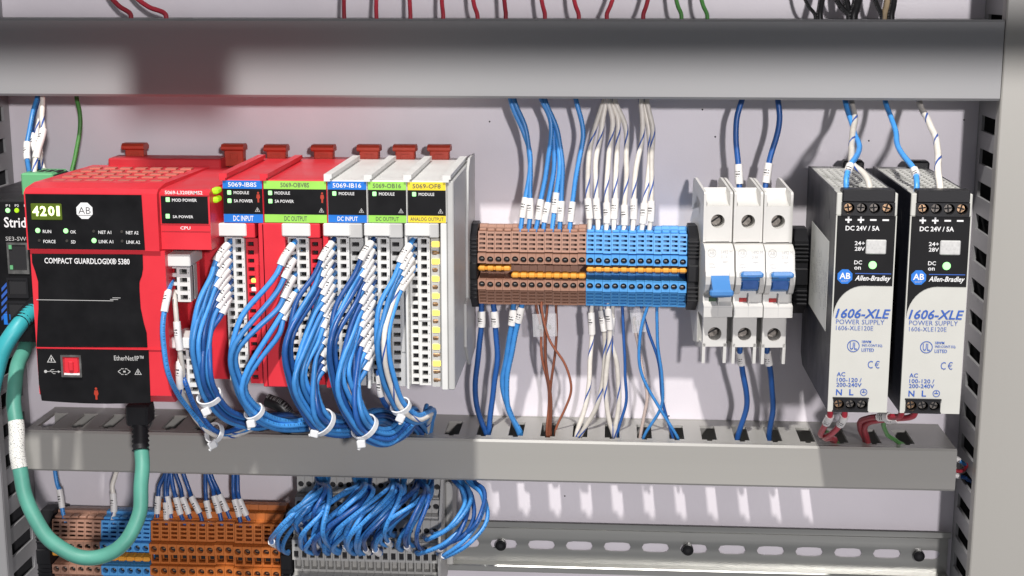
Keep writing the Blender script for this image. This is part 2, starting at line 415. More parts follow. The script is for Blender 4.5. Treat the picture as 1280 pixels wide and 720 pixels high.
def wire(pts, r, m, label, group=None, sleeve=None, cat='wire', name='wire', world=False, k=7, n=8, sr=1.45):
    """pts: (px, py, d) in the photograph or world mm; sleeve: (index of point where it starts, length mm)"""
    P = [Vector(p) for p in pts] if world else [Vector(at(*p)) for p in pts]
    path = spline(P, k)
    ph = [random.uniform(0, 6.28) for _ in range(4)]; amp = 0.10*r+0.10; Ls = 0; q0 = path[0]; np_ = []
    for i, q in enumerate(path):
        Ls += (q-q0).length; q0 = q; e = min(1, Ls/12)
        np_.append(q+Vector((math.sin(Ls/9+ph[0])+0.6*math.sin(Ls/4.3+ph[1]), math.sin(Ls/8+ph[2]), 0.5*math.sin(Ls/7+ph[3])))*amp*e)
    path = np_
    o = MB().tube(path, r, n).build(name, M[m]); PATHS[o.name] = path
    tag(o, label, cat, group)
    for sl in (sleeve if isinstance(sleeve, list) else [sleeve] if sleeve else []):
        s0 = near_s(path, P[sl[0]]); sp, _ = sub_path(path, s0, s0+sl[1])
        MB().tube(sp, r*sr, n).build('marker_sleeve', M['sleeve'], o)
    return o
def tie(c, axis, ra, rb, label, head=(0, -1)):
    """white cable tie round a bundle: c centre, axis direction, ra in-plane radius, rb depth radius"""
    c = Vector(c); a = Vector(axis).normalized(); D = Vector((0, 1, 0)); D = (D-a*D.dot(a)).normalized(); B = a.cross(D)
    pts = [c+B*(ra*math.cos(g))+D*(rb*math.sin(g)) for g in [2*math.pi*i/24 for i in range(25)]]
    n = len(pts); V = []; F = []; hw = 1.5
    for i, p in enumerate(pts):
        o = (p-c).normalized()
        V += [tuple(p+a*hw), tuple(p+a*hw+o*0.9), tuple(p-a*hw+o*0.9), tuple(p-a*hw)]
        if i < n-1:
            for q in range(4): F.append((4*i+q, 4*i+(q+1) % 4, 4*i+4+(q+1) % 4, 4*i+4+q))
    root = MB().add(V, F, False).build('cable_tie', M['tie']); tag(root, label, 'cable tie', 'white cable ties on the wire bundles')
    hp = c + D*(rb*0.75) + Vector((head[0], 0, head[1]))*ra*0.75
    h = MB(); h.box(-2.4, 2.4, -1.9, 1.9, -2.2, 2.2, 0.5)
    ang = random.uniform(-0.5, 0.5)
    h.v = [(hp.x+x*math.cos(ang)-z*math.sin(ang), hp.y+d+0.8, hp.z+x*math.sin(ang)+z*math.cos(ang)) for x, d, z in h.v]
    h.build('head', M['tie'], root)
    tl = MB(); tl.tube(spline([hp, hp+Vector((head[0]*1.5, 1.2, head[1]*1.8)), hp+Vector((head[0]*3, 1.2, head[1]*3.4))], 4), 1.0, 6); tl.build('tail', M['tie'], root)
    return root

# ================================================================== THE SETTING
pn = MB().box(-700, 520, -3, 0, -620, 320).build('back_panel', M['panel']); pn['kind'] = 'structure'; pn['label'] = 'lilac grey painted steel back panel'
DD_ = 55.0
for sx_, sy_ in ((878, 137), (894, 171), (1086, 176), (1140, 545), (836, 520), (1205, 150), (612, 152), (706, 620)):
    MB().cyl(xz(sx_, sy_, 0), 0.55, 0, 0.25, n=10, r1=0.4).build('speck', M['dark'], pn)
# unseen slab and bar, added above the view to shade the top duct
cb = MB().box(-700, 520, 0, 262, 224, 230, 1).build('shade_slab', M['beige']); cb['kind'] = 'structure'; cb['label'] = 'unseen slab added above the panel for shade'
MB().box(-271, -219, 238, 262, 188, 224, 1).build('shade_tab', M['beige'], cb)  # added tab that casts the dark block on the duct from the overhead lamp
cbar = MB().box(-700, 900, 488, 500, 35.5, 58, 1).build('shade_bar', M['beige']); cbar['kind'] = 'structure'; cbar['label'] = 'unseen bar added above the view for shade'  # added out of view to keep the front lamp off the upper duct
MB().box(-133, -82, 488, 500, 12, 35.5, 1).build('shade_tab', M['beige'], cbar)  # added tab, the same dark block for the front lamp

# ================================================================== WIRING DUCTS
DD = 55.0
def h_duct(x0, x1, zt, zb, m, label, slot0, joint=None):
    t = thing('wiring_duct', (x0/2+x1/2, 0, zb), label, 'wiring duct', 'horizontal wiring ducts')
    cov = MB()
    prof = [(DD-7, zt-0.2), (DD-1.2, zt+0.6), (DD, zt-0.8), (DD, zb+0.8), (DD-1.2, zb-0.6), (DD-7, zb+0.2), (DD-7, zb+1.2), (DD-2, zb+1.2), (DD-2, zt-1.2), (DD-7, zt-1.2)]
    cov.prism(prof, x0, x1, 'x')
    cov.build('cover', M[m], t)
    MB().box(x0, x1, 0.5, 2.3, zb, zt).build('base', M[m], t)
    n0 = math.ceil((x0+5-slot0)/20.0); n1 = math.floor((x1-10-slot0)/20.0)
    holes = [(slot0+20*k-4.6, slot0+20*k+4.6, 14, 43) for k in range(n0, n1+1)]
    notch = []
    for h in holes:
        notch.append(h); notch.append((h[0]+3.0, h[1]-3.0, 43, 45.5))
    MB().plate(x0, x1, 2.3, DD-7.5, notch, zt-1.8, zt-0.2, lambda u, v, t_: (u, v, t_)).build('slotted_wall', M[m], t)
    MB().plate(x0, x1, 2.3, DD-7.5, notch, zb+0.2, zb+1.8, lambda u, v, t_: (u, v, t_)).build('slotted_wall', M[m], t)
    return t
UZT, UZB = -20.3, -65.0
LZT, LZB = Z(552, DD, 640)+0.3, Z(601, DD, 640)
h_duct(-440, 220.3, UZT, UZB, 'duct', 'wide grey wiring duct across the top with red wires rising from it', X(720, 25, 30))
LX0 = X(30, 560, DD)
h_duct(LX0, X(1195, 590, DD), LZT, LZB, 'duct_low', 'narrower grey wiring duct below the controller and power supplies', X(646, 540, 30))

def v_duct(xs, sgn, m, mc, label, zs, zbase):
    """xs: x of the slotted side that shows; the duct lies on the sgn side of it"""
    t = thing('wiring_duct', (xs+sgn*30, 0, -620), label, 'wiring duct', 'vertical wiring ducts')
    holes = []; k = -30
    while zbase+20*k < 310:
        z = zbase+20*k
        if z > -600: holes.append((9, 48, z-4.7, z+4.7))
        k += 1
    MB().plate(0.5, DD-1.5, -610, 310, holes, xs, xs+sgn*1.8, lambda u, v, t_: (t_, u, v)).build('slotted_wall', M[m], t)
    MB().plate(0.5, DD-1.5, -610, 310, holes, xs+sgn*58, xs+sgn*59.8, lambda u, v, t_: (t_, u, v)).build('slotted_wall', M[m], t)
    a, b = sorted((xs-sgn*1.2, xs+sgn*61))
    c = MB().box(a, b, DD-1.4, DD+0.8, -612, 312, 0.7)
    c.box(xs-sgn*1.2, xs-sgn*0.15, DD-9, DD-1.4, -612, 312, 0.2)
    c.build('cover', M[mc], t)
    a, b = sorted((xs+sgn*2.5, xs+sgn*57))
    MB().box(a, b, 0.4, 2.0, -611, 311).build('base', M['dark'], t)
    return t
XR = 222.0
v_duct(XR, 1, 'duct', 'beige', 'vertical slotted duct with beige cover along the right edge', None, Z(157, 28, 1240))
XL = X(16, 200, 0)
v_duct(XL, -1, 'duct', 'duct', 'vertical slotted grey duct along the left edge', None, Z(186, 30, 8))

# ================================================================== MOUNTING RAILS
def rail(x0, x1, zc, slot0, label, screws, dbase=0.6):
    t = thing('mounting_rail', ((x0+x1)/2, 0, zc-17.5), label, 'mounting rail', 'steel mounting rails')
    w_ = MB(); db = dbase+1.0
    zt, zb = zc+12.5, zc-12.5
    k0 = math.ceil((x0+12.5-slot0)/25.0); k1 = math.floor((x1-8-slot0)/25.0)
    xa = x0
    for k in range(k0, k1+1):
        c = slot0+25*k; xb = c+12.5 if k < k1 else x1
        w_.hole_cell(c, zc-0.6, xa, xb, zb, zt, 3.1, 5.9, db, db-0.9, n=20); xa = xb
    prof = lambda s: [(db, zc+s*12.5), (dbase+7.0, zc+s*12.9), (dbase+7.6, zc+s*13.6), (dbase+7.6, zc+s*17.2), (dbase+7.0, zc+s*17.6), (dbase+6.5, zc+s*17.2), (dbase+6.5, zc+s*13.9), (db-0.9, zc+s*13.5)]
    for s in (1, -1): w_.prism(prof(s), x0, x1, 'x')
    w_.build('rail', M['zinc'], t)
    for sx in screws:
        s = MB().cyl((sx, zc-0.6), 3.6, db, db+3.2, n=20); s.cyl((sx, zc-0.6), 3.3, db+3.2, db+3.7, n=20, r1=2.6)
        o = s.build('screw', M['black_steel'], t)
        MB().prism(disc_poly((sx, zc-0.6), 1.5, 6), db+3.70, db+3.76).build('socket', M['dark'], o)
    return t
ZR2 = (Z(656, 7, 700)+Z(713, 7, 700))/2
sl0 = X(677, 681, 1.6)
rail(X(60, 690, 7), X(1187, 690, 7), ZR2, sl0, 'zinc plated slotted mounting rail at the bottom', [X(626, 678, 4), X(860, 685, 4), X(1149, 692, 4)])
ZR1 = -169.5
rail(-400, 200, ZR1, 0, 'steel mounting rail behind the controller and terminal row', [])

# ================================================================== TERMINAL BLOCKS
def spring_block_meshes(pitch, mname):
    """one screwless terminal block, local x centred on 0, z relative to the rail centre; returns [(name, mesh, sub)]"""
    h = pitch/2-0.07; out = []
    # profile (d, z) of the body, symmetric about the rail
    up = [(9, 20), (26, 25), (30, 25), (30.5, 22.8), (34.5, 22.0), (37.0, 10), (42, 9.6), (42, 3.6), (27, 3.2)]
    lo = [(27, -6.0), (42, -6.4), (42, -12.8), (38, -13), (34.5, -21.5), (28, -23.5), (9, -18)]
    return up, lo, h
def make_spring_block(pitch, mname, tall=False):
    up, lo, h = spring_block_meshes(pitch, mname)
    parts = []
    b = MB(); b.prism(up+lo, -h, h, 'x'); parts.append(('body', b.mesh('body', M[mname])))
    # face plate with four slits, sloping from (38.6, 21.6) to (41.6, 10.4)
    def slope(dA, zA, dB, zB):
        L = math.hypot(dB-dA, zB-zA); ud, uz = (dB-dA)/L, (zB-zA)/L; nd, nz = -uz, ud
        if nd < 0: nd, nz = -nd, -nz
        return L, (lambda u, v, t_: (u, dA+ud*v+nd*t_, zA+uz*v+nz*t_))
    L, mp = slope(38.5, 22.0, 41.0, 10.0)
    f = MB(); holes = [(-h+0.75, h-0.6, 1.3+2.75*i, 2.65+2.75*i) for i in range(4)]
    f.plate(-h, h, 0, L, holes, -3.6, 2.6, mp); parts.append(('slotted_face', f.mesh('slotted_face', M[mname])))
    L, mp = slope(41.5, -13.0, 38.0, -21.5)
    f = MB(); holes = [(-h+0.6, h-0.5, 0.8+2.3*i, 2.0+2.3*i) for i in range(4)]
    f.plate(-h, h, 0, L+0.8, holes, -2.8, 1.8, mp); parts.append(('slotted_face', f.mesh('slotted_face', M[mname])))
    for zc, z0, z1 in ((6.3, 3.7, 9.6), (-9.3, -12.6, -6.5)):
        c = MB(); c.hole_cell(0, zc-0.1, -h, h, z0, z1, 1.95, 0, 46.2, 42.5)
        c.add([(-h, 46.2, z0), (h, 46.2, z0), (h, 42, z0), (-h, 42, z0), (-h, 46.2, z1), (h, 46.2, z1), (h, 42, z1), (-h, 42, z1)], [(0,1,2,3), (4,5,6,7), (0,3,7,4), (1,2,6,5)])
        parts.append(('screw_well', c.mesh('screw_well', M[mname])))
        s = MB(); s.cyl((0, zc-0.1), 1.93, 42.6, 42.7, n=12, sm=False); sc = s.mesh('contact', M['dark'])
        s2 = MB(); s2.box(-0.9, 0.7, 42.7, 43.2, zc-0.5, zc+0.1); 
        parts.append(('contact', sc, s2.mesh('clamp', M['screw'])))
    # marker strip on top
    k = MB(); k.box(-h+0.3, h-0.3, 30.8, 37.6, 22.0, 23.6, 0.4); parts.append(('marker_strip', k.mesh('marker_strip', M[mname])))
    return parts
def place_block(parts, x, zc, label, group, dx_pitch=None):
    t = bpy.data.objects.new('terminal_block', None); COL.objects.link(t); t.empty_display_size = 0.01
    t.location = (x*S, 0, zc*S); tag(t, label, 'terminal block', group)
    t.rotation_euler = (0, 0, 0)
    last = None
    for p in parts:
        o = bpy.data.objects.new(p[0], p[1]); COL.objects.link(o); o.parent = t; last = o
        if len(p) > 2 and p[2]:
            q = bpy.data.objects.new('clamp', p[2]); COL.objects.link(q); q.parent = o
    return t
# meshes are made about the panel origin, so a block's location is just (x, 0, z)
PIT5 = (X(859, 325, 46)-X(597, 325, 46))/25.0
X0T = X(597, 325, 46)
ZT = ZR1
pb = make_spring_block(PIT5, 'brown'); pblue = make_spring_block(PIT5, 'blue_t')
def nth(i, n, side='left'): return 'leftmost' if i == 0 else ('rightmost' if i == n-1 else ORD[i]+' from the left')
for i in range(25):
    x = X0T+PIT5*(i+0.5)
    if i < 13: place_block(pb, x, ZT+(0.0 if i % 4 else 0.25), 'brown terminal block, %s of the brown ones in the upper row' % nth(i, 13), 'brown blocks of the upper terminal row')
    else: place_block(pblue, x, ZT-(0.0 if i % 3 else 0.25), 'blue terminal block, %s of the blue ones in the upper row' % nth(i-13, 12), 'blue blocks of the upper terminal row')
def jumper(x0, n, z, pitch, label, zc):
    t = thing('jumper_bar', (x0+pitch*n/2, 38, z), label, 'jumper bar', 'amber jumper bars across the terminals')
    for i in range(n):
        MB().box(x0+pitch*i+0.25, x0+pitch*(i+1)-0.15, 36.9, 46.4, z-1.5, z+1.5, 0.9).build('segment', M['jumper'], t)
    MB().box(x0+1.0, x0+pitch*n-1.0, 36.95, 45.2, z-1.0, z+1.0).build('bar', M['jumper'], t)
    return t
zj1, zj2 = ZT+0.6, ZT-3.6
jumper(X0T, 4, zj1, PIT5, 'short amber jumper bar over the four leftmost brown terminals', ZT)
jumper(X0T+4*PIT5, 9, zj2, PIT5, 'longer amber jumper bar set lower over nine brown terminals', ZT)
jumper(X0T+13*PIT5, 12, zj1, PIT5, 'amber jumper bar along the twelve blue terminals', ZT)
def end_bracket(x0, x1, zc, label, dmax=49, knob=None, hi=26.5, lo=-25.5):
    t = thing('end_bracket', ((x0+x1)/2, 0, zc+lo), label, 'end bracket', 'black end brackets on the rails')
    MB().prism([(8, zc+hi-6), (24, zc+hi), (36, zc+hi), (dmax-3, zc+hi-6), (dmax-2, zc+lo+8), (36, zc+lo), (24, zc+lo), (8, zc+lo+6)], x0+0.4, x1-0.4, 'x').build('body', M['black'], t)
    for i in range(5):
        z = zc+hi-8.2-2.3*i
        MB().box(x0+0.1, x1-0.1, dmax-9, dmax-1.6, z-0.7, z+0.7, 0.4).build('rib', M['black'], t)
    for i in range(4):
        z = zc+lo+8.0+2.6*i
        MB().box(x0+0.1, x1-0.1, dmax-9, dmax-1.2, z-0.7, z+0.7, 0.4).build('rib', M['black'], t)
    MB().box(x0+0.2, x1-0.2, dmax-6, dmax-0.6, zc-6, zc+4.5, 0.7).build('screw_boss', M['black'], t)
    if knob:
        s = MB(); s.cyl((knob, zc-3), 4.3, dmax-9, dmax-4, n=22); s.build('knob', M['black'], t)
    return t
end_bracket(X(583, 330, 46), X0T-0.1, ZT, 'black ribbed end bracket with round knob left of the brown terminals', knob=X(584, 342, 44))
end_bracket(X0T+25*PIT5+0.1, X(874, 330, 46), ZT, 'black ribbed end bracket between the blue terminals and the breakers')
end_bracket(X(991, 340, 46), X(1010, 340, 46), ZT-1, 'black ribbed end bracket between the breakers and the power supply')

# ------------------------------------------------------------------ lower row
DZ = Z(652, 38.5, 130)-Z(293, 38.5, 700); ZT2 = ZT+DZ
xa = X(64, 690, 46); xb = X(187, 690, 46); pit2 = (xb-xa)/12.0
lb = make_spring_block(pit2, 'brown'); lbl = make_spring_block(pit2, 'blue_t')
for i in range(12):
    x = xa+pit2*(i+0.5)
    if i < 6: place_block(lb, x, ZT2, 'brown terminal block, %s of the brown ones behind the teal cable loop' % nth(i, 6), 'brown blocks of the lower terminal row')
    else: place_block(lbl, x, ZT2, 'blue terminal block, %s of the blue ones behind the teal cable loop' % nth(i-6, 6), 'blue blocks of the lower terminal row')
jumper(xa, 6, ZT2+0.9, pit2, 'amber jumper bar over the brown terminals behind the teal cable', ZT2)
jumper(xa+6*pit2, 6, ZT2-1.6, pit2, 'amber jumper bar over the blue terminals behind the teal cable', ZT2)
end_bracket(X(46, 690, 46), xa-0.1, ZT2, 'black end bracket left of the lower brown terminals')
def make_orange_block(pitch):
    h = pitch/2-0.08; parts = []
    b = MB(); b.prism([(9, 20), (20, 30), (26, 30), (27, 27), (34, 27), (34.5, 23), (36, 22.5), (37.5, 10), (44, 9.5), (44, 2.7), (36, 2.2), (36, -4.8), (44, -5.2), (44, -11.8), (42, -14), (38, -23), (28, -25), (9, -18)], -h, h, 'x')
    parts.append(('body', b.mesh('body', M['orange_t'])))
    L = math.hypot(1.5, 12.5); ud, uz = 1.5/L, -12.5/L; nd, nz = -uz, ud
    mp = lambda u, v, t_: (u, 39.5+ud*v+nd*t_, 22.5+uz*v+nz*t_)
    f = MB(); f.plate(-h, h, 0, L, [(-h+1.1, h-0.9, 1.2+2.75*i, 2.9+2.75*i) for i in range(4)], -3.2, 2.4, mp)
    parts.append(('slotted_face', f.mesh('slotted_face', M['orange_t'])))
    for zc, z0, z1 in ((6.2, 2.7, 9.6), (-8.6, -11.8, -5.3)):
        c = MB(); c.hole_cell(0, zc, -h, h, z0, z1, 2.1, 0, 48.2, 44.6)
        c.add([(-h, 48.2, z0), (h, 48.2, z0), (h, 44, z0), (-h, 44, z0), (-h, 48.2, z1), (h, 48.2, z1), (h, 44, z1), (-h, 44, z1)], [(0,1,2,3), (4,5,6,7), (0,3,7,4), (1,2,6,5)])
        parts.append(('screw_well', c.mesh('screw_well', M['orange_t'])))
        s = MB(); s.cyl((0, zc), 2.08, 44.7, 44.8, n=12, sm=False); s2 = MB(); s2.box(-1.0, 0.7, 44.8, 45.4, zc-0.6, zc+0.1)
        parts.append(('contact', s.mesh('contact', M['dark']), s2.mesh('clamp', M['brass'])))
    c = MB(); c.plate(-h, h, -4.6, 2.0, [(-h+0.7, h-0.7, -3.4, 1.4)], 42.0, 45.2, lambda u, v, t_: (u, t_, v)); parts.append(('test_socket', c.mesh('test_socket', M['orange_t'])))
    c = MB(); c.box(-h+0.7, h-0.7, 38.1, 39.0, -3.4, 1.4); parts.append(('socket_floor', c.mesh('socket_floor', M['dark'])))
    return parts
xo0, xo1 = X(186.5, 690, 48), X(350, 690, 48); pito = (xo1-xo0)/14
ob_ = make_orange_block(pito)
for i in range(14):
    place_block(ob_, xo0+pito*(i+0.5), ZT2+0.5+(0.5 if i in (7, 8) else (-0.4 if i > 8 else 0)), 'orange terminal block, %s in the orange group' % nth(i, 14), 'orange blocks of the lower terminal row')
end_bracket(xo1+0.1, X(366, 690, 48), ZT2+1, 'black end bracket between the orange and the grey terminals', dmax=50)
def make_grey_block(pitch):
    h = pitch/2-0.08; parts = []
    b = MB(); b.prism([(9, 22), (22, 46), (34, 46), (35, 33), (40, 33), (41, 24), (47, 23), (49, 10), (54, 9), (54, -4.5), (46, -5), (46, -14), (58, -14.5), (58, -24), (34, -30), (9, -20)], -h, h, 'x')
    parts.append(('body', b.mesh('body', M['grey_t'])))
    for zc, z0, z1, df in ((39, 34, 45.5, 36.2), (28.4, 24.2, 32.6, 43.2), (15, 10.5, 22, 51)):
        c = MB(); c.hole_cell(0, zc, -h, h, z0, z1, 1.9, 0, df, df-4)
        c.add([(-h, df, z0), (h, df, z0), (h, df-5, z0), (-h, df-5, z0), (-h, df, z1), (h, df, z1), (h, df-5, z1), (-h, df-5, z1)], [(0,1,2,3), (4,5,6,7), (0,3,7,4), (1,2,6,5)])
        s = MB(); s.cyl((0, zc), 1.85, df-1.1, df-1.05, n=12, sm=False)
        parts.append(('screw_well', c.mesh('screw_well', M['grey_t']), None)); parts.append(('contact', s.mesh('contact', M['dark']), None))
    c = MB(); c.plate(-h, h, -4.4, 8.9, [(-1.5, 1.5, -2.9, 1.6), (-0.9, 0.9, 4.0, 6.2)], 54.02, 56, lambda u, v, t_: (u, t_, v)); parts.append(('wire_entry', c.mesh('wire_entry', M['grey_t'])))
    c = MB(); c.box(-1.6, 1.6, 54.02, 54.3, -3, 6.4); parts.append(('entry_floor', c.mesh('entry_floor', M['dark'])))
    c = MB(); c.plate(-h, h, -14, -5.4, [(-h+0.6, h-0.4, -12.4, -6.4)], 46.02, 51, lambda u, v, t_: (u, t_, v)); parts.append(('test_socket', c.mesh('test_socket', M['grey_t'])))
    return parts
xg0, xg1 = X(366, 690, 54), X(548, 695, 54); pitg = (xg1-xg0)/18
gb = make_grey_block(pitg)
ZTG = Z(692, 56, 460)-1.0
for i in range(18):
    place_block(gb, xg0+pitg*(i+0.5), ZTG, 'grey two level terminal block, %s under the fan of blue wires' % nth(i, 18), 'grey blocks of the lower terminal row')
ep = thing('end_plate', (xg1+1.5, 0, ZTG-30), 'grey end plate closing the row of grey terminals', 'end plate')
MB().prism([(2, ZTG-20), (9, ZTG+22), (22, ZTG+47), (36, ZTG+47), (50, ZTG+24), (58, ZTG+10), (58, ZTG-25), (34, ZTG-31)], xg1+0.1, xg1+1.8, 'x').build('plate', M['grey_t'], ep)
MB().box(xg1+1.9, xg1+6.4, 2, 30, ZTG-16, ZTG+40, 0.8).build('foot', M['grey_t'], ep)

# ================================================================== CIRCUIT BREAKERS
BX = [X(898, 277, 57), X(936, 277, 57), X(973.5, 277, 57)]
def zb_(py, d): return Z(py, d, 930)
def breaker(xc, on, label, code, hw=8.65):
    t = thing('circuit_breaker', (xc, 0, zb_(455, 50)), label, 'circuit breaker', 'white circuit breakers in a row')
    zt, zm0, zm1, zb0, zb1 = zb_(258, 57), zb_(303, 57), zb_(398, 66), zb_(398, 57), zb_(434, 57)
    x0, x1 = xc-hw, xc+hw
    b = MB(); b.prism([(8, zm0+6), (30, zt+3), (44, zt), (44, zm0), (60, zm0-0.8), (66, zm0-4), (69, zb_(345, 69)), (69, zb_(352, 69)), (62, zb_(360, 63)), (62, zb_(378, 63)), (66, zb_(383, 66)), (66, zm1+0.5), (64, zm1), (44, zm1-0.5), (44, zb1), (30, zb1-3), (8, zm1)], x0+0.15, x1-0.15, 'x')
    b.build('housing', M['mcb'], t)
    # screw faces, upper and lower, with round wells
    for zc, z0, z1, xo in ((zb_(277, 57), zm0+0.3, zt, 0.0), (zb_(418, 57), zb1, zm1-0.8, 0.0)):
        c = MB(); c.hole_cell(xc+xo, zc, x0+1.6, x1-1.6, z0, z1, 4.1, 0, 57, 45.9, n=24)
        c.add([(x0+1.6, 57, z0), (x1-1.6, 57, z0), (x1-1.6, 52.5, z0), (x0+1.6, 52.5, z0), (x0+1.6, 57, z1), (x1-1.6, 57, z1), (x1-1.6, 52.5, z1), (x0+1.6, 52.5, z1)], [(0,1,2,3), (4,5,6,7), (0,3,7,4), (1,2,6,5)])
        f = c.build('terminal_face', M['mcb'], t)
        s = MB().cyl((xc+xo, zc), 4.0, 46.1, 46.3, n=22, sm=False); s.cyl((xc+xo, zc), 3.3, 46.3, 48.6, n=22); so = s.build('screw', M['screw_dark'], f)
        g = MB(); a = random.uniform(0.4, 1.0)
        for q in (a, a+math.pi/2):
            u, v_ = math.cos(q), math.sin(q)
            g.add([(xc+xo+u*2.9-v_*0.5, 48.7, zc+v_*2.9+u*0.5), (xc+xo+u*2.9+v_*0.5, 48.7, zc+v_*2.9-u*0.5), (xc+xo-u*2.9+v_*0.5, 48.7, zc-v_*2.9-u*0.5), (xc+xo-u*2.9-v_*0.5, 48.7, zc-v_*2.9+u*0.5)], [(0,1,2,3)])
            break
        g.build('screw_slot', M['dark'], f)
    # raised barriers at the top: side walls with swept inner cut
    ztop = zb_(222, 45)
    for xs in (x0+0.15, x1-1.65):
        MB().prism([(12, zb_(262, 12)), (15, zb_(226, 15)), (19, zb_(222, 19)), (23, zb_(223, 23)), (56, zb_(240, 56)), (57, zb_(243, 57)), (57, zm0), (45, zm0), (40, zt-3)], xs, xs+1.5, 'x').build('barrier', M['mcb'], t)
    # curved throat between barriers
    th = MB(); pr = []
    for i in range(7):
        g = i/6*math.pi/2; pr.append((57-13*math.sin(g), zt-0.2+9.5*(1-math.cos(g))))
    V = [(x0+1.7, d, z) for d, z in pr]+[(x1-1.7, d, z) for d, z in pr]
    th.add(V, [(i, i+1, 8+i, 7+i) for i in range(6)], True); th.build('throat', M['mcb'], t)
    # prongs below
    zlow = zb_(455, 57)
    for xs, xe in ((x0+1.4, x0+3.2), (x1-3.2, x1-1.4)):
        MB().prism([(30, zb1+1), (57, zb1+2), (57, zb1-1), (56.4, zlow), (54.5, zlow), (49, zb1-2), (32, zb1-6)], xs, xe, 'x').build('prong', M['mcb'], t)
    # nose: cheeks round the toggle
    zt1, zt0 = zb_(341, 69), zb_(366, 66)
    for xs, xe in ((x0+0.2, x0+3.2), (x1-3.2, x1-0.2)):
        MB().prism([(61, zb_(338, 68)), (69.2, zb_(340, 69)), (70.4, zb_(346, 70)), (69.4, zb_(356, 69)), (66, zt0), (61.5, zt0-2)], xs, xe, 'x').build('cheek', M['mcb'], t)
    tg = MB()
    if on:
        tg.prism([(62, zb_(345, 62)), (72, zb_(339, 72)), (75, zb_(340, 75)), (75.5, zb_(344, 75)), (74, zb_(347, 74)), (70, zb_(348, 70)), (66, zb_(362, 66)), (62, zb_(364, 62))], xc-5.3, xc+5.3, 'x')
        tg.box(xc-6.6, xc+6.6, 71.6, 75.3, zb_(347, 73), zb_(340, 73), 0.9)
    else:
        tg.prism([(62, zb_(344, 62)), (69, zb_(345, 69)), (72, zb_(352, 72)), (77, zb_(363, 77)), (78, zb_(369, 78)), (76.5, zb_(372, 76)), (73, zb_(371, 73)), (62, zb_(366, 62))], xc-5.3, xc+5.3, 'x')
        tg.box(xc-6.9, xc+6.9, 73.8, 78, zb_(371, 76), zb_(363, 76), 0.9)
    to = tg.build('toggle', M['toggle'], t); to['label'] = 'blue toggle pushed %s' % ('up' if on else 'down')
    if on:
        MB().box(xc-4.7, xc+4.7, 66.4, 69.6, zb_(361, 68), zb_(350, 69), 0.3).build('toggle_shank', M['w_navy'], to)
        MB().box(xc-2.6, xc+2.2, 75.1, 75.45, zb_(347.5, 75), zb_(346.3, 75)).build('toggle_mark', M['w_navy'], to)
    zi0, zi1 = zb_(377.5, 62.5), zb_(372.5, 62.5)
    MB().box(xc-5.0, xc-0.5, 61, 62.35, zi0, zi1, 0.1).build('indicator_window', M['ind_red' if on else 'ind_green'], t)
    if on: text_box('0-OFF', xc-4.5, xc-1.0, zi0+0.6, zi1-0.6, 62.4, M['latch'], t, 0.0)
    MB().box(xc-0.15, xc+0.15, 61, 66.06, zm1+1.2, zb_(366, 62)).build('seam', M['greyp'], t)
    MB().box(x0+0.4, x1-0.4, 60, 66.03, zb_(385.3, 66), zb_(384.7, 66)).build('seam', M['greyp'], t)
    # print on the sloping upper nose: lies on the line (66, zm0-4) - (69, zb(345))
    zA, zB = zm0-4, zb_(345, 69)
    mp = lambda x, z: (x, 66+3*(zA-z)/(zA-zB)+0.06, z)
    c = (xc-4.6, zb_(317, 67)); n = 24; V = []; F = []
    for i in range(n):
        g = 2*math.pi*i/n
        for rr in (2.5, 2.2): V.append(mp(c[0]+rr*math.cos(g), c[1]+rr*math.sin(g)))
        j = (i+1) % n; F.append((2*i, 2*j, 2*j+1, 2*i+1))
    MB().add(V, F).build('emblem', M['print_grey'], t)
    text_box('AB', c[0]-1.5, c[0]+1.5, c[1]-0.9, c[1]+0.9, 0, M['print_grey'], t, 0.0, mp=mp)
    text_box('1492 M', xc+0.9, xc+7.4, zb_(318, 67), zb_(314, 67), 0, M['print_grey'], t, 0.0, mp=mp)
    text_box(code, xc+0.9, xc+4.6, zb_(323.5, 67), zb_(320, 67), 0, M['print_grey'], t, 0.0, mp=mp)
    text_box('480Y', xc+1.6, xc+4.6, zb_(329, 67), zb_(327, 67), 0, M['print_grey'], t, 0.0, mp=mp)
    text_box('277V~', xc-6.4, xc-2.6, zb_(332, 68), zb_(329.5, 67), 0, M['print_grey'], t, 0.0, mp=mp)
    text_box('10kA', xc-6.4, xc-2.6, zb_(335.5, 68), zb_(333.5, 68), 0, M['print_grey'], t, 0.0, mp=mp)
    YAW = math.radians(6.0); t.rotation_euler = (0, 0, YAW); t.location.x -= 60*S*math.sin(YAW)
    c2 = (xc+4.4, zb_(331, 68)); V = []; F = []
    for i in range(n):
        g = 2*math.pi*i/n
        for rr in (1.5, 1.3): V.append(mp(c2[0]+rr*math.cos(g), c2[1]+rr*math.sin(g)))
        j = (i+1) % n; F.append((2*i, 2*j, 2*j+1, 2*i+1))
    MB().add(V, F).build('emblem', M['greyp'], t)
    return t
breaker(BX[0], False, 'white circuit breaker with its blue toggle down, nearest the blue terminals', 'D 1A')
breaker(BX[1], True, 'white circuit breaker with its toggle up, in the middle of three', 'D 4A')
breaker(BX[2], True, 'white circuit breaker with its toggle up, nearest the power supplies', 'D 1A')

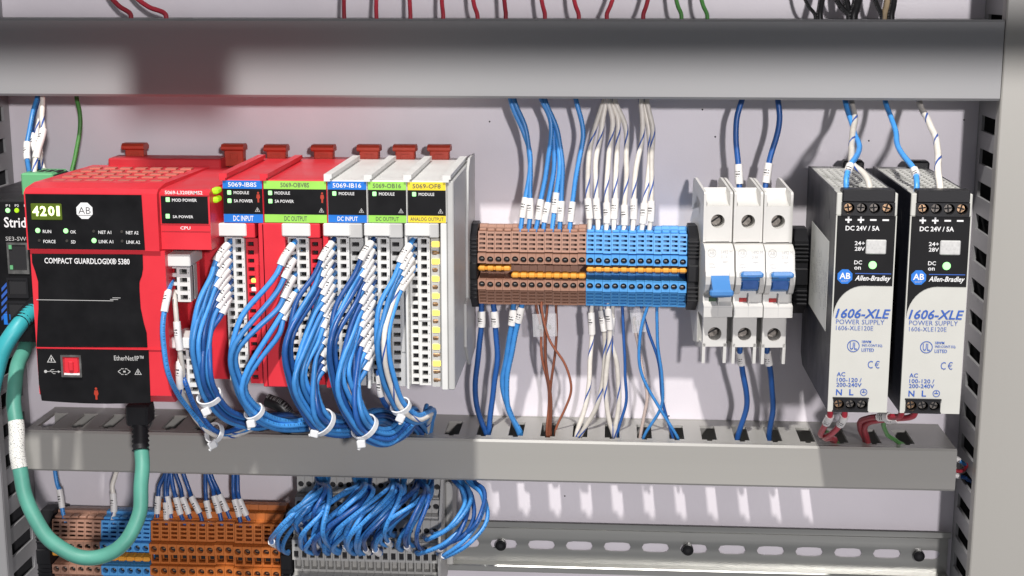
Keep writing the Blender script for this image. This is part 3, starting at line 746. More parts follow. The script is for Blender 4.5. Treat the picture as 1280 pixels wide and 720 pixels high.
# ================================================================== POWER SUPPLIES
def supply(pxs, label):
    """pxs: dx in photograph pixels of this unit against the left one is handled by copying; this builds the left one"""
    d = 133.0; x0, x1 = X(1043.5, 300, d)+0.1, X(1120, 300, d); zt = Z(241.5, d, 1082); zbm = Z(515, d, 1067)
    zy = lambda py, dd=d: Z(py, dd, 1075)
    t = thing('power_supply', ((x0+x1)/2, 0, zbm), label, 'power supply', 'black and white power supplies')
    zback = Z(452, 14, 990)
    sh = [(12, zt), (d-1.5, zt), (d-1.5, zbm), (d-6, zbm-0.2), (50, zback+2), (12, zback+10)]
    sh = [(12, zt-0.2), (d-1.6, zt-0.2), (d-1.6, zbm), (d-8, zbm), (22, Z(456, 22, 994)), (12, Z(440, 12, 994))]
    for xs in (x0, x1-1.0): MB().prism(sh, xs, xs+1.0, 'x').build('side_panel', M['psu'], t)
    body = MB(); body.prism([(12, zt-13), (d-9, zt-13), (d-9, zbm+0.5), (d-12, zbm+0.5), (23, sh[4][1]+1), (13, sh[5][1])], x0+1.05, x1-1.05, 'x'); body.build('chassis', M['dark'], t)
    # perforated top
    nx, nd = 7, 11; gx = (x1-x0-4)/nx; gd = 82.0/nd
    holes = [(x0+2+gx*i+0.7, x0+2+gx*(i+1)-0.7, 26+gd*j+1.1, 26+gd*(j+1)-1.1) for i in range(nx) for j in range(nd)]
    MB().plate(x0+1.02, x1-1.02, 12, d-14, holes, zt-1.6, zt-0.3, lambda u, v, t_: (u, v, t_)).build('top_grille', M['psu_grille'], t)
    # front frame
    fr = MB(); ia0, ia1, iz1 = X(1041.5, 505, d), X(1084.5, 505, d), zy(498.5); zq = zy(269.5); fr.plate(x0+0.1, x1-0.1, zbm, zq, [(ia0, ia1, zbm+0.9, iz1)], d-1.6, d, lambda u, v, t_: (u, t_, v)); fr.box(x0+0.1, x0+3.3, d-14, d, zq, zt, 0.4); fr.box(x1-2.2, x1-0.1, d-14, d, zq, zt, 0.4); fo = fr.build('front', M['psu_white'], t)
    # black field with a rounded sweep
    xl, xr = x0+0.75, x1-0.75; yA = zy(357); yB = zy(397); r = (yA-yB)
    poly = [(xl, zq-0.1), (xr, zq-0.1), (xr, yA)]
    cx = xl+r*0.88
    poly += [(cx-(r*0.88)*math.sin(g), yB+r*math.cos(g)) for g in [i/10*math.pi/2 for i in range(11)]]
    MB().prism(poly, d-0.2, d+0.25).build('black_field', M['label_black'], t)
    # output terminals
    tb0, tb1 = X(1053, 260, d), X(1117, 260, d)
    ztb = zy(267.5); zte = zy(252.5)
    tb = MB(); ww = (tb1-tb0)/4
    for i in range(4): tb.hole_cell(tb0+ww*(i+.5), (ztb+zte)/2, tb0+ww*i, tb0+ww*(i+1), ztb, zte, 2.9, 0, d+1.4, d-6, n=20)
    tb.box(tb0, tb1, d-6, d-5.6, ztb, zte); tb.box(tb0-0.4, tb1+0.4, d-8, d+1.5, zte, zte+6.8, 0.6); tb.box(tb0-0.5, tb1+0.5, d-8, d+1.6, ztb-0.9, ztb, 0.2); tb.box(tb0-0.5, tb0, d-8, d+1.6, ztb, zte); tb.box(tb1, tb1+0.5, d-8, d+1.6, ztb, zte)
    to = tb.build('output_terminals', M['black'], t)
    def screws(n, a, w_, zc, par):
        for i in range(n):
            c = (a+w_*(i+.5), zc)
            s = MB().cyl(c, 2.5, d-4.5, d-2.2, n=18, r1=2.1); so = s.build('screw', M['screw_dark' if i % 3 else 'brass'], par)
            g = MB(); q = random.uniform(0, 3)
            for qq in (q, q+math.pi/2):
                u, v_ = math.cos(qq), math.sin(qq)
                g.box(-1.9, 1.9, d-2.3, d-2.1, -0.4, 0.4)
                g.v[-8:] = [(c[0]+x*u-z*v_, dd+(0.06 if qq > q else 0), c[1]+x*v_+z*u) for x, dd, z in g.v[-8:]]
            g.build('screw_slot', M['dark'], par)
    screws(4, tb0, ww, (ztb+zte)/2, to)
    dp = d+0.32
    W = M['print_white']; Bl = M['print_blue']
    for i in range(4):
        c = (tb0+ww*(i+.5)*0.97+0.2, zy(274.7))
        g = MB(); g.box(c[0]-1.7, c[0]+1.7, d+0.2, dp, c[1]-0.45, c[1]+0.45)
        if i < 2: g.box(c[0]-0.45, c[0]+0.45, d+0.2, dp+0.05, c[1]-1.7, c[1]+1.7)
        g.build('polarity_mark', W, t)
    px = lambda s, a, b, c_, e, m, bo=0.012, sh_=0.0: text_px(s, a, b, c_, e, dp, m, t, bo, sh_)
    px('DC 24V / 5A', 1057, 282.3, 1099.5, 288.3, W, 0.02)
    px('24+', 1068.5, 301.5, 1081, 306.5, W); px('28V', 1068.5, 308.5, 1081, 313.5, W)
    px('DC', 1067.8, 325.5, 1077.5, 330.5, W); px('on', 1067.8, 333.3, 1076, 337, W)
    rect_px(1082.5, 299.8, 1108, 318, d+1.1, d, 0.5).build('adjustment_cover', M['clear'], t)
    c = xz(1090.7, 331.3, d); MB().cyl(c, 2.3, d, d+0.9, n=20, r1=1.9).build('status_light', M['led_green'], t)
    c = xz(1056, 345.5, d); MB().prism(disc_poly(c, 4.25, 8, math.pi/8), d+0.2, d+0.45).build('emblem', M['lab_blue'], t)
    text_box('AB', c[0]-2.9, c[0]+2.9, c[1]-1.3, c[1]+2.1, d+0.55, W, t, 0.02)
    text_box('QUALITY', c[0]-1.9, c[0]+1.9, c[1]-2.9, c[1]-2.0, d+0.55, M['psu_white'], t, 0.0)
    rect_px(1069, 341.6, 1114, 342.6, dp, d).build('rule', M['print_blue'], t)
    px('Allen-Bradley', 1068.6, 344.5, 1113.5, 353, W, 0.018, 0.3)
    px('1606-XLE', 1044.2, 386, 1113, 398, Bl, 0.018, 0.25)
    px('POWER SUPPLY', 1045, 399.5, 1105.5, 405.3, Bl, -0.008); px('1606-XLE120E', 1045, 407.3, 1091.5, 412.8, Bl, -0.008)
    c = xz(1066.6, 432.3, d); ring_mark(c, 3.35, dp, Bl, t, t=0.4); text_box('UL', c[0]-1.9, c[0]+1.9, c[1]-2.0, c[1]+2.0, dp, Bl, t, 0.01)
    px('18WM', 1077.5, 425.5, 1089, 428.8, Bl, 0.02); px('IND.CONT.EQ.', 1077.5, 430.3, 1103.5, 433.8, Bl, 0.01); px('LISTED', 1077, 435.3, 1092.5, 439.5, Bl, 0.01)
    px('C', 1084.7, 451, 1091, 460.3, Bl, -0.005); px('\u20ac', 1093.5, 451, 1099.5, 460.3, Bl, -0.005)
    px('AC', 1046, 465, 1056.5, 470.3, Bl, 0.01); px('100-120 /', 1046, 472.3, 1077, 477.3, Bl, 0.01); px('200-240V', 1045.5, 478.5, 1077, 483.5, Bl, 0.01)
    px('N', 1045, 486.5, 1052.5, 494, Bl, 0.02); px('L', 1061.5, 486.5, 1067, 494, Bl, 0.02)
    c = xz(1079.5, 490, d); ring_mark(c, 1.95, dp, Bl, t, t=0.35)
    g = MB(); g.box(c[0]-1.1, c[0]+1.1, d+0.1, dp, c[1]-0.2, c[1]+0.2); g.box(c[0]-0.2, c[0]+0.2, d+0.1, dp+0.04, c[1]-0.3, c[1]+1.3); g.build('earth_mark', Bl, t)
    # input terminals
    a0, a1 = X(1041.5, 505, d), X(1084.5, 505, d); z0, z1 = zbm+0.9, zy(498.5)
    ww = (a1-a0)/3; tb = MB()
    for i in range(3): tb.hole_cell(a0+ww*(i+.5), (z0+z1)/2, a0+ww*i, a0+ww*(i+1), z0, z1, 2.8, 0, d+1.0, d-5, n=20)
    tb.box(a0, a1, d-5.3, d-5, z0, z1); tb.box(a0-0.5, a1+0.5, d-6, d+1.1, z1, z1+0.8, 0.2); tb.box(a0-0.5, a1+0.5, d-6, d+1.1, z0-0.8, z0, 0.2)
    to = tb.build('input_terminals', M['black'], t); screws(3, a0, ww, (z0+z1)/2, to)
    # rear latch on top
    lx = X(1066, 206, 16); MB().box(lx-6.3, lx+6.3, 10, 20, zt-2, zt+4.2, 1.2).build('rail_latch', M['black'], t)
    # slot hints on the flank
    MB().box(x0-0.06, x0+0.3, 108, 109.2, zt-18, zt-13).build('flank_slot', M['dark'], t)
    return t, x0, x1, zt, zbm
ps, px0, px1, pzt, pzb = supply(None, 'power supply with a white rating label on its flank, next to the breakers')
p2 = copy_thing(ps, X(1137, 300, 133)-X(1044.5, 300, 133), 0, 'power supply furthest right, beside the vertical slotted duct')
# rating label on the left flank of the first unit
xl = px0-0.12
P1 = [(77, Z(312, 77, 1012)), (113, Z(316, 113, 1031)), (113, Z(417, 113, 1026)), (77, Z(385, 77, 1006))]
zr = [Z(300, 60, 1012), Z(330, 118, 1033), Z(416, 118, 1024), Z(390, 60, 1007)]
lab = MB(); dA, dB = 40, 113
lab.box(xl-0.02, xl+0.1, dA, dB, Z(414, dB, 1026), Z(302, dB, 1032)); lo = lab.build('rating_label', M['paper'], ps)
def flank(u, z): return (xl-0.08, u, z)
zz0, zz1 = Z(408, dB, 1026), Z(308, dB, 1032)
random.seed(3)
for k in range(11):
    u = dA+6+k*6.2
    tall = random.uniform(0.35, 0.8); zc = random.uniform(0.3, 0.6)
    s = random.choice(['INPUT AC 100-120V', 'OUTPUT DC 24V 5A', '1606-XLE120E', 'POWER SUPPLY 50-60Hz', 'CLASS 2  N.C.', 'Tamb max 60 C'])
    v, f = text_mesh(s, 0.012, 0)
    mxx = max(p[0] for p in v); h = (zz1-zz0)*tall; zb0 = zz0+(zz1-zz0-h)*zc
    MB().add([(xl-0.08, u+2.6*(1-p[1]), zb0+p[0]/mxx*h) for p in v], f).build('lettering', M['print_grey'], ps)

# ================================================================== CONTROLLER MODULES
MD = 125.0; TD = 118.0          # label plane and terminal plane of the modules
ZTOP = Z(226, MD, 430); ZBOT = Z(487, MD, 470)
def rows(zt, zb, n): return [(zt+(zb-zt)*(i+.5)/n) for i in range(n)]
def term_block(xa, xb, zt, zb, n, parent, dface=TD, cap_z=None):
    """plug-in terminal block: left column of round entries, right column of square openings"""
    xm = xa+(xb-xa)*0.43; p = (zt-zb)/n
    t = MB(); hl = [(xa+1.0, xm-0.7, z-1.45, z+1.45) for z in rows(zt, zb, n)]
    t.plate(xa, xm-0.05, zb, zt, hl, dface-5.0, dface-2.2, lambda u, v, t_: (u+(dface-2.2-t_)*0.1, t_, v))
    hr = [(xm+1.6, xb-1.7, z-1.5, z+1.5) for z in rows(zt, zb, n)]
    t.plate(xm, xb, zb, zt, hr, dface-5, dface, lambda u, v, t_: (u, t_, v))
    t.box(xa, xb, dface-14, dface-8, zb, zt)
    o = t.build('terminal_block', M['white'], parent)
    MB().box(xa+0.2, xb-0.2, dface-7.9, dface-6.5, zb+0.2, zt-0.2).build('contacts', M['dark'], o)
    nb = MB()
    for z in rows(zt, zb, n): nb.box(xb-1.15, xb-0.5, dface, dface+0.05, z-1.0, z-0.2)
    nb.build('row_numbers', M['print_grey'], o)
    if n > 10:
        zc = zt-(zt-zb)*10/n if n > 12 else (zt+zb)/2
        MB().box(xm, xb, dface-0.2, dface+0.35, zc-0.3, zc+0.3).build('split_ridge', M['greyp'], o)
    return o
def latch_at(px, parent, py0=181, py1=205, d=22):
    xc = X(px, 195, d); z1 = Z(py0, d, px); z0 = Z(py1, d, px); h = z1-z0
    MB().box(xc-5.9, xc+5.9, d-8, d, z0-2, z1-h*0.30, 0.5).build('rail_latch', M['latch'], parent)
    p = parent.children[-1]
    MB().prism([(d-8, z1-h*0.34), (d+1.2, z1-h*0.34), (d+3.4, z1-h*0.25), (d+3.4, z1-h*0.12), (d+1.5, z1), (d-5, z1), (d-8, z1-h*0.15)], xc-7.0, xc+7.0, 'x').build('latch_cap', M['latch'], p)
    MB().plate(xc-2.6, xc+2.6, z0+1.5, z0+h*0.5, [(xc-1.9, xc+1.9, z0+2.2, z0+h*0.5-0.7)], d-0.2, d+0.7, lambda u, v, t_: (u, t_, v)).build('latch_window', M['latch'], p)
def ridge(xa, m, parent, d0=32, d1=MD-0.5):
    zt = ZTOP
    MB().prism([(xa+0.2, zt-0.5), (xa+0.2, zt+3.4), (xa+4.6, zt+3.4), (xa+4.6, zt+1.2), (xa+3.6, zt+0.9), (xa+3.6, zt-0.5)], d0, d1).build('guide_ridge', M[m], parent)
def warn_tri(c, r, d, m, parent):
    V = []; 
    for rr in (r, r*0.72): V += [(c[0]+rr*math.sin(g), d, c[1]+rr*math.cos(g)) for g in (0, 2*math.pi/3, 4*math.pi/3)]
    MB().add(V, [(0,1,4,3), (1,2,5,4), (2,0,3,5)]).build('warning_mark', M[m], parent)
    MB().box(c[0]-0.12*r, c[0]+0.12*r, d-0.01, d, c[1]-0.25*r, c[1]+0.38*r).build('warning_mark', M[m], parent)
def figure_mark(px, py0, py1, d, parent, m='latch'):
    z1, z0 = Z(py0, d, px), Z(py1, d, px); x = X(px, py0, d); h = z1-z0
    g = MB().prism(disc_poly((x, z1-h*0.12), h*0.10, 10), d-0.05, d)
    g.prism([(x-h*.13, z1-h*.25), (x+h*.13, z1-h*.25), (x+h*.18, z1-h*.55), (x+h*.08, z1-h*.7), (x+h*.08, z0), (x-h*.08, z0), (x-h*.08, z1-h*.7), (x-h*.18, z1-h*.55)], d-0.05, d)
    g.build('safety_mark', M[m], parent)
def module(pa, pb, m, bar, name, kind, label, tpx, ledpx, blank=None, sa=True, fig=False, lit=False, latch=None, led_n=16, dark_print=False):
    """pa, pb: left and right pixel at label height; tpx: terminal block pixels; ledpx: indicator strip pixels"""
    xa, xb = X(pa, 275, MD)+0.12, X(pb, 275, MD)-0.12; cx = (pa+pb)/2
    t = thing('io_module', ((xa+xb)/2, 0, ZBOT), label, 'control module', 'input and output modules beside the controller')
    zl0, zl1 = Z(279.5, MD, cx), ZTOP
    body = MB(); body.box(xa, xb, 12, MD-2.0, zl0, zl1, 0.5); body.box(xa, xb, 12, TD-15, ZBOT, zl0); body.build('housing', M[m], t)
    # side rails that frame the recess
    rr = X(ledpx[1], 380, MD); 
    fr = MB()
    if pb-ledpx[1] > 0.6: fr.box(X(ledpx[1], 380, MD), xb, 12, MD-1.5, ZBOT, zl0-0.1, 0.4)
    if blank: fr.box(X(blank[0], 380, MD)+0.1, X(blank[1], 380, MD), 12, MD-1.5, ZBOT, zl0-0.1, 0.5)
    if fr.v: fr.build('frame', M[m], t)
    # label: bar / black / bar
    lx0, lx1 = xa+0.35, xb-0.35; zz = lambda py: Z(py, MD, cx)
    dy = 0.009*(cx-300)
    zA, zB, zC, zD = ZTOP-0.6, zz(236.3+dy), zz(268+dy), zl0+0.3
    MB().box(lx0, lx1, MD-2.1, MD-1.6, zB, zA).build('name_bar', M[bar], t)
    MB().box(lx0, lx1, MD-2.1, MD-1.5, zC, zB).build('display_panel', M['label_black'], t)
    MB().box(lx0, lx1, MD-2.1, MD-1.6, zD, zC).build('type_bar', M[bar], t)
    tm = M['print_dark'] if dark_print else M['print_white']; dl = MD-1.5; W = xb-xa; wt = min(W*0.72, 16); xm = (lx0+lx1)/2
    tb = lambda s, x0, x1, z0, z1, mm, bo=0.01, dd=dl: text_box(s, x0, x1, z0, z1, dd, mm, t, bo)
    tb(name, xm-wt/2, xm+wt/2, zB+1.0, zA-0.9, tm, 0.012)
    tb(kind, xm-min(W*0.88, len(kind)*1.42)/2, xm+min(W*0.88, len(kind)*1.42)/2, zD+0.9, zC-0.9, tm, 0.012)
    zl = zB-2.2; step = 4.6
    for i, s in enumerate(['MODULE']+(['SA POWER'] if sa else [])):
        z = zl-step*i
        MB().box(lx0+2.5, lx0+4.7, MD-1.6, MD-1.0, z-1.2, z+1.2, 0.5).build('status_light', M['led_green'], t)
        tb(s, lx0+6.1, lx0+6.1+(8.6 if i == 0 else 10.6), z-0.85, z+0.85, M['print_white'], 0.012, MD-1.42)
    if fig: figure_mark(pb-6.5, 239.5+dy, 253+dy, MD-1.40, t)
    warn_tri((lx1-2.9, zC+2.2), 1.7, MD-1.42, 'greyp', t)
    # terminal cap, block, indicator strip
    ta, tb_ = X(tpx[0], 380, TD), X(tpx[1], 380, TD)
    zc0 = Z(296, MD, cx)
    MB().box(ta, X(tpx[1]-0.5, 290, MD), TD-12, MD-0.6, zc0, zl0-0.2, 0.6).build('terminal_cap', M['white'], t)
    term_block(ta+1.5 if not blank else ta+1.2, tb_, Z(297, TD, cx), ZBOT+1.2, 18, t)
    la, lb = X(ledpx[0], 380, TD)+0.2, X(ledpx[1], 380, TD)-0.1
    MB().box(la, lb, TD-12, MD-1.2, Z(298, MD, cx), zl0-0.15, 0.5).build('strip_cap', M[m if m == 'red' else 'greyp'], t)
    zs = rows(Z(300, TD, cx), ZBOT+1.5, led_n if not lit else 17); s = MB(); hl = []
    xw = la+(lb-la)*0.62
    for z in zs: hl.append((la+0.8, xw, z-1.35, z+1.15))
    s.plate(la, lb, ZBOT, Z(298, TD, cx)-0.1, hl, TD-5, TD-1.5, lambda u, v, t_: (u, t_, v)); st = s.build('indicator_strip', M[m if m == 'red' else 'greyp'], t)
    MB().box(la, lb, TD-8, TD-6, ZBOT, zs[0]+2).build('strip_back', M['dark'], st)
    for i, z in enumerate(zs):
        on = lit and i % 2 == 0 and i < 16
        if lit: MB().box(la+0.5, lb-0.5, TD-4.5, TD-0.8 if on else TD-1.3, z-(1.7 if on else 0.9), z+(1.5 if on else 0.8), 0.3).build('channel_light', M['led_yellow' if on else 'brass'], t)
    # bars on the small windows
    b2 = MB(); b2.box(xw+0.5, lb-0.4, TD-1.5, TD-0.9, ZBOT+20, Z(330, TD, cx), 0.2); b2.build('legend_strip', M[m if m == 'red' else 'greyp'], t)
    ridge(X(pa-5, 222, MD), m, t)
    if latch: latch_at(latch, t)
    return t
m1 = module(278, 329, 'red', 'lab_blue', '5069-IB8S', 'DC INPUT', 'red input module with a blue label, next to the controller', (279.5, 308), (309, 325), fig=True, latch=345, led_n=17)
module(329, 409, 'red', 'lab_green', '5069-OBV8S', 'DC OUTPUT', 'wide red output module with a green label', (358, 388), (389, 405), blank=(329, 358), fig=True, latch=404, led_n=17, dark_print=True)
module(409, 459, 'white', 'lab_blue', '5069-IB16', 'DC INPUT', 'white input module with a blue label', (409, 438), (438.5, 457), sa=False, latch=461)
module(459, 508.5, 'white', 'lab_green', '5069-OB16', 'DC OUTPUT', 'white output module with a green label', (459, 488), (488.5, 506.5), sa=False, latch=506, dark_print=True)
module(508.5, 558, 'white', 'lab_yellow', '5069-OF8', 'ANALOG OUTPUT', 'white analog output module with a yellow label and lit yellow channel lights', (509, 538), (538.5, 551), sa=False, lit=True, latch=549, dark_print=True)
for y, k in ((351, 'led_yellow'), (362, 'print_white')): rect_px(314, y-2.4, 322.5, y+2.4, TD-1.0, TD-4, 0.3).build('channel_light', M[k], m1)
# end cap of the module row
xe0, xe1 = X(558, 275, MD), X(566.5, 275, MD)
ec = thing('bus_terminator', ((xe0+xe1)/2, 0, ZBOT), 'plain light grey terminator closing the right end of the module row', 'bus terminator')
MB().box(xe0+0.1, xe1, 12, MD-1.8, ZBOT, ZTOP, 0.6).build('body', M['greyp'], ec)
ridge(xe0-2.2, 'white', ec)
MB().prism([(12, ZBOT-2), (12, ZTOP+3), (42, ZTOP+3.5), (52, ZTOP-3), (58, Z(290, 58, 585)), (58, Z(372, 58, 585)), (70, Z(380, 70, 580)), (70, ZBOT+12), (50, ZBOT-4)], xe1+0.1, xe1+1.5, 'x').build('rail_foot', M['greyp'], ec)

# ================================================================== CONTROLLER
CD = 140.0
cl = thing('controller', (X(120, 500, CD), 0, Z(500, CD, 120)), 'large red controller with black front panels at the left', 'controller')
def cz(py, px=110): return Z(py, CD, px)
cxl = X(33.5, 300, CD); ctop = Z(238, CD, 110); cbot = Z(503, CD, 120)
xR1 = X(197.5, 275, CD); zsplit = cz(313)
# upper hood
hd = MB(); hd.prism([(12, ctop-4), (30, ctop+0.5), (CD-16, ctop+2.2), (CD-3, ctop+0.6), (CD, ctop-1.5), (CD, zsplit), (12, zsplit)], cxl, xR1, 'x'); hd.build('upper_housing', M['red'], cl)
# lower door with bowed chin
xdr = X(211, 420, CD-2)
lowp = [(CD-2, zsplit-0.3), (CD-2, cbot+4), (CD-9, cbot-1.5), (40, cbot+3), (12, cbot+10), (12, zsplit-0.3)]
MB().prism(lowp, cxl+0.6, xdr, 'x').build('lower_housing', M['red'], cl)
MB().box(xdr, X(222, 440, CD-16), 30, CD-16, cbot+6, zsplit-1, 1.5).build('right_flank', M['red'], cl)
# black fronts
MB().prism([(cxl+0.9, ctop-2.2), (X(178.5, 275, CD), ctop-2.2), (X(179.5, 275, CD), zsplit+0.6), (cxl+0.9, zsplit+0.6)], CD-0.1, CD+0.35).build('upper_panel', M['label_black'], cl)
F = lambda px, py: xz(px, py, CD-2)
wl = [F(40, 317), F(178.5, 318), F(179, 335), F(177.5, 344), F(174.5, 352), F(174.5, 362), F(176, 385), F(180, 404), F(183.5, 416), F(184.5, 434), F(46, 433.5), F(47.5, 400), F(48.5, 385), F(48, 352), F(44, 338), F(40.5, 328)]
MB().prism(wl, CD-2.1, CD-1.5).build('door_panel', M['label_black'], cl)
bl = [F(46.5, 436), F(186, 437.5), F(188.5, 503)]+[F(188.5-136*i/8, 503-2.5*math.sin(math.pi*i/8)*-1-0.3*i) for i in range(1, 9)]+[F(49, 480)]
MB().prism(bl, CD-2.1, CD-1.5).build('base_panel', M['label_black'], cl)
MB().box(cxl+0.5, xdr+0.2, CD-2.1, CD-1.2, F(100, 435.6)[1], F(100, 434.4)[1]).build('door_seam', M['red'], cl)
MB().box(F(46, 375)[0], F(142, 375)[0], CD-1.6, CD-1.45, F(90, 375.4)[1], F(90, 374.7)[1]).build('hairline', M['greyp'], cl)
for a, b, y in ((138, 148, 374), (141, 151, 372)): MB().box(F(a, y)[0], F(b, y)[0], CD-1.6, CD-1.44, F(b, y+0.5)[1], F(b, y-0.2)[1]).build('hairline', M['greyp'], cl)
# top vents
vt = MB(); n = 0
zt_ = ctop+2.6
for r_ in range(5):
    dd = 50+r_*15
    for c_ in range(7):
        x = cxl+7+c_*9.3
        vt.box(x, x+6.5, dd, dd+5.5, ctop+1.0, ctop+2.35-abs(r_-3)*0.16)
vt.build('vent_slots', M['vent'], cl)
MB().box(X(130, 205, 30)+4, X(278, 205, 30), 14, 34, ctop-6, ctop+5.2, 0.8).build('rear_ledge', M['red_dark'], cl)
# CPU section
cd2 = CD-4; xc0, xc1 = xR1+0.1, X(263, 275, cd2)
MB().prism([(12, ctop-2), (34, ctop-0.5), (cd2-4, ctop), (cd2, ctop-1.5), (cd2, zsplit+0.4), (cd2-18, zsplit-0.2), (12, zsplit-0.2)], xc0, xc1, 'x').build('cpu_housing', M['red'], cl)
MB().prism([(xc1, cd2-2), (xc1, 20), (X(277, 275, MD), 20), (X(277, 275, MD), MD-14)], zsplit+6, ctop-1.2, 'z').build('cpu_flank', M['red'], cl)
Fc = lambda px, py, dd=cd2: xz(px, py, dd)
def rc(a, b, c_, e, dd, m, name, t=0.3, bv=0.0): rect_px(a, b, c_, e, dd, dd-t, bv).build(name, M[m], cl)
rc(201.5, 245.5, 260, 279.5, cd2+0.3, 'label_black', 'cpu_panel')
rc(200.5, 243.6, 261, 245.3, cd2+0.25, 'red_dark', 'cpu_line'); rc(201, 280.3, 262, 281.3, cd2+0.25, 'red_dark', 'cpu_line'); rc(202, 288.8, 262.5, 289.8, cd2+0.25, 'red_dark', 'cpu_line')
T = lambda s, a, b, c_, e, dd=CD+0.42, m='print_white', bo=0.012: text_px(s, a, b, c_, e, dd, M[m], cl, bo)
T('5069-L320ERMS2', 206, 238.5, 253, 243, cd2+0.1); T('MOD POWER', 215, 248.3, 246, 252.2, cd2+0.4); T('SA POWER', 216, 269.3, 241.5, 272.7, cd2+0.4); T('CPU', 225.5, 283, 238, 287, cd2+0.1)
for y in (249.8, 270.5): rc(207, y-3, 212, y+2.6, cd2+0.6, 'led_green', 'status_light', 0.4, 0.3)
for y in (239.5, 250.3):
    c = (X(267.5, y, cd2-5)); z = Z(y, cd2-5, 267); MB().box(c-2.1, c+2.1, cd2-14, cd2-5.4, z-1.6, z+1.6, 0.9).build('led_reflection', M['lime_glow'], cl)  # LED reflections on the flank, built as glowing blocks
# display
rc(38.5, 254.5, 77, 275, CD+0.9, 'disp', 'display', 0.8, 0.8)
T('4', 40.5, 257.5, 48.5, 270, CD+1.0, 'disp_c', 0.03); T('2', 50, 257.5, 58, 270, CD+1.0, 'disp_c', 0.03); T('0', 60, 257.5, 68, 270, CD+1.0, 'disp_c', 0.03); T('1', 70.5, 257.5, 74.5, 270, CD+1.0, 'disp_c', 0.03)
c = xz(106, 263.3, CD); MB().prism(disc_poly(c, 4.85, 8, math.pi/8), CD+0.3, CD+0.5).build('emblem', M['print_white'], cl)
text_box('AB', c[0]-3.4, c[0]+3.4, c[1]-1.6, c[1]+2.0, CD+0.6, M['label_black'], cl, -0.012); MB().box(c[0]-3.6, c[0]+3.6, CD+0.4, CD+0.58, c[1]-2.6, c[1]-2.35).build('emblem', M['label_black'], cl)
for a, b, s, x0, x1, on in ((47.5, 288, 'RUN', 53.5, 64, 1), (82.5, 288.5, 'OK', 87.8, 95, 1), (117.5, 289, 'NET A1', 123, 139, 0), (152.5, 289.5, 'NET A2', 157.5, 173, 0), (49.5, 300.5, 'FORCE', 54.2, 69.5, 0), (84, 301, 'SD', 88.8, 94.5, 0), (117.8, 300.6, 'LINK A1', 123.5, 141.5, 1), (153, 301.3, 'LINK A2', 158, 175, 0)):
    c = xz(a, b, CD); MB().cyl(c, 1.5 if on else 0.9, CD+0.2, CD+0.8, n=14, r1=1.2 if on else 0.7).build('status_light', M['led_green' if on else 'led_off'], cl)
    T(s, x0, b-0.6, x1, b+3.4, bo=0.008)
T('COMPACT GUARDLOGIX\u00ae 5380', 55.5, 322.5, 162, 330, CD-1.4, bo=0.016)
T('EtherNet/IP\u2122', 142.5, 444.5, 179.5, 450.8, CD-1.4, 'greyp', 0.008)
warn_tri(xz(64.7, 449.5, CD-2), 3.0, CD-1.4, 'greyp', cl); warn_tri(xz(173, 465.5, CD-2), 2.4, CD-1.4, 'greyp', cl)
# usb mark and network mark
u = MB(); a = F(57.5, 464); b = F(73, 464.3)
u.box(a[0], b[0], CD-1.6, CD-1.4, a[1]-0.15, a[1]+0.15); u.prism(disc_poly(a, 0.9, 10), CD-1.6, CD-1.39); u.prism([(b[0], b[1]-0.7), (b[0]+1.4, b[1]), (b[0], b[1]+0.7)], CD-1.6, CD-1.39)
u.add([(a[0]+2, CD-1.4, a[1]), (a[0]+3.6, CD-1.4, a[1]+1.3), (a[0]+5, CD-1.4, a[1]+1.3), (a[0]+5, CD-1.4, a[1]+1.0), (a[0]+3.7, CD-1.4, a[1]+1.0), (a[0]+2.4, CD-1.4, a[1])], [(0,1,2,3,4,5)])
u.add([(a[0]+3, CD-1.4, a[1]), (a[0]+4.4, CD-1.4, a[1]-1.3), (a[0]+5.6, CD-1.4, a[1]-1.3), (a[0]+5.6, CD-1.4, a[1]-1.0), (a[0]+4.5, CD-1.4, a[1]-1.0), (a[0]+3.4, CD-1.4, a[1])], [(0,1,2,3,4,5)]); u.build('usb_mark', M['greyp'], cl)
T('<', 147.5, 461.5, 151, 467.5, CD-1.4, 'greyp', 0.0); T('>', 159.5, 461.5, 163, 467.5, CD-1.4, 'greyp', 0.0)
T('-- --', 151.5, 460.5, 159, 461.5, CD-1.4, 'greyp', 0.0); T('-- --', 151.5, 467.5, 159, 468.5, CD-1.4, 'greyp', 0.0); rc(154, 463.5, 157, 465.5, CD-1.4, 'greyp', 'network_mark', 0.2)
figure_mark(119.8, 484, 499.5, CD-1.4, cl)
# red key switch in its square window
x0, x1, z0, z1 = F(77.5, 455)[0], F(103, 455)[0], F(90, 470.5)[1], F(90, 443)[1]
MB().plate(x0, x1, z0, z1, [(x0+1.1, x1-1.1, z0+1.1, z1-1.1)], CD-2, CD-0.2, lambda a_, b_, t_: (a_, t_, b_)).build('key_window', M['metal_port'], cl)
MB().box(x0+1.1, x1-1.1, CD-1.7, CD-1.2, z0+1.1, z1-1.1).build('key_recess', M['red_dark'], cl)
MB().prism([(x0+2.2, z1-1.8), (x1-2.2, z1-1.8), (x1-2.0, z0+3.5), (x1-3.5, z0+2), (x0+3.5, z0+2), (x0+2.0, z0+3.5)], CD-1.3, CD-0.7).build('key_switch', M['red'], cl)
MB().box((x0+x1)/2-1.3, (x0+x1)/2+1.3, CD-0.8, CD+0.9, (z0+z1)/2-2.6, (z0+z1)/2+3.0, 0.5).build('key_knob', M['red'], cl)
MB().box(x0+1.4, x1-1.4, CD-1.3, CD-0.6, z0+1.2, z0+2.2).build('key_window', M['print_white'], cl)
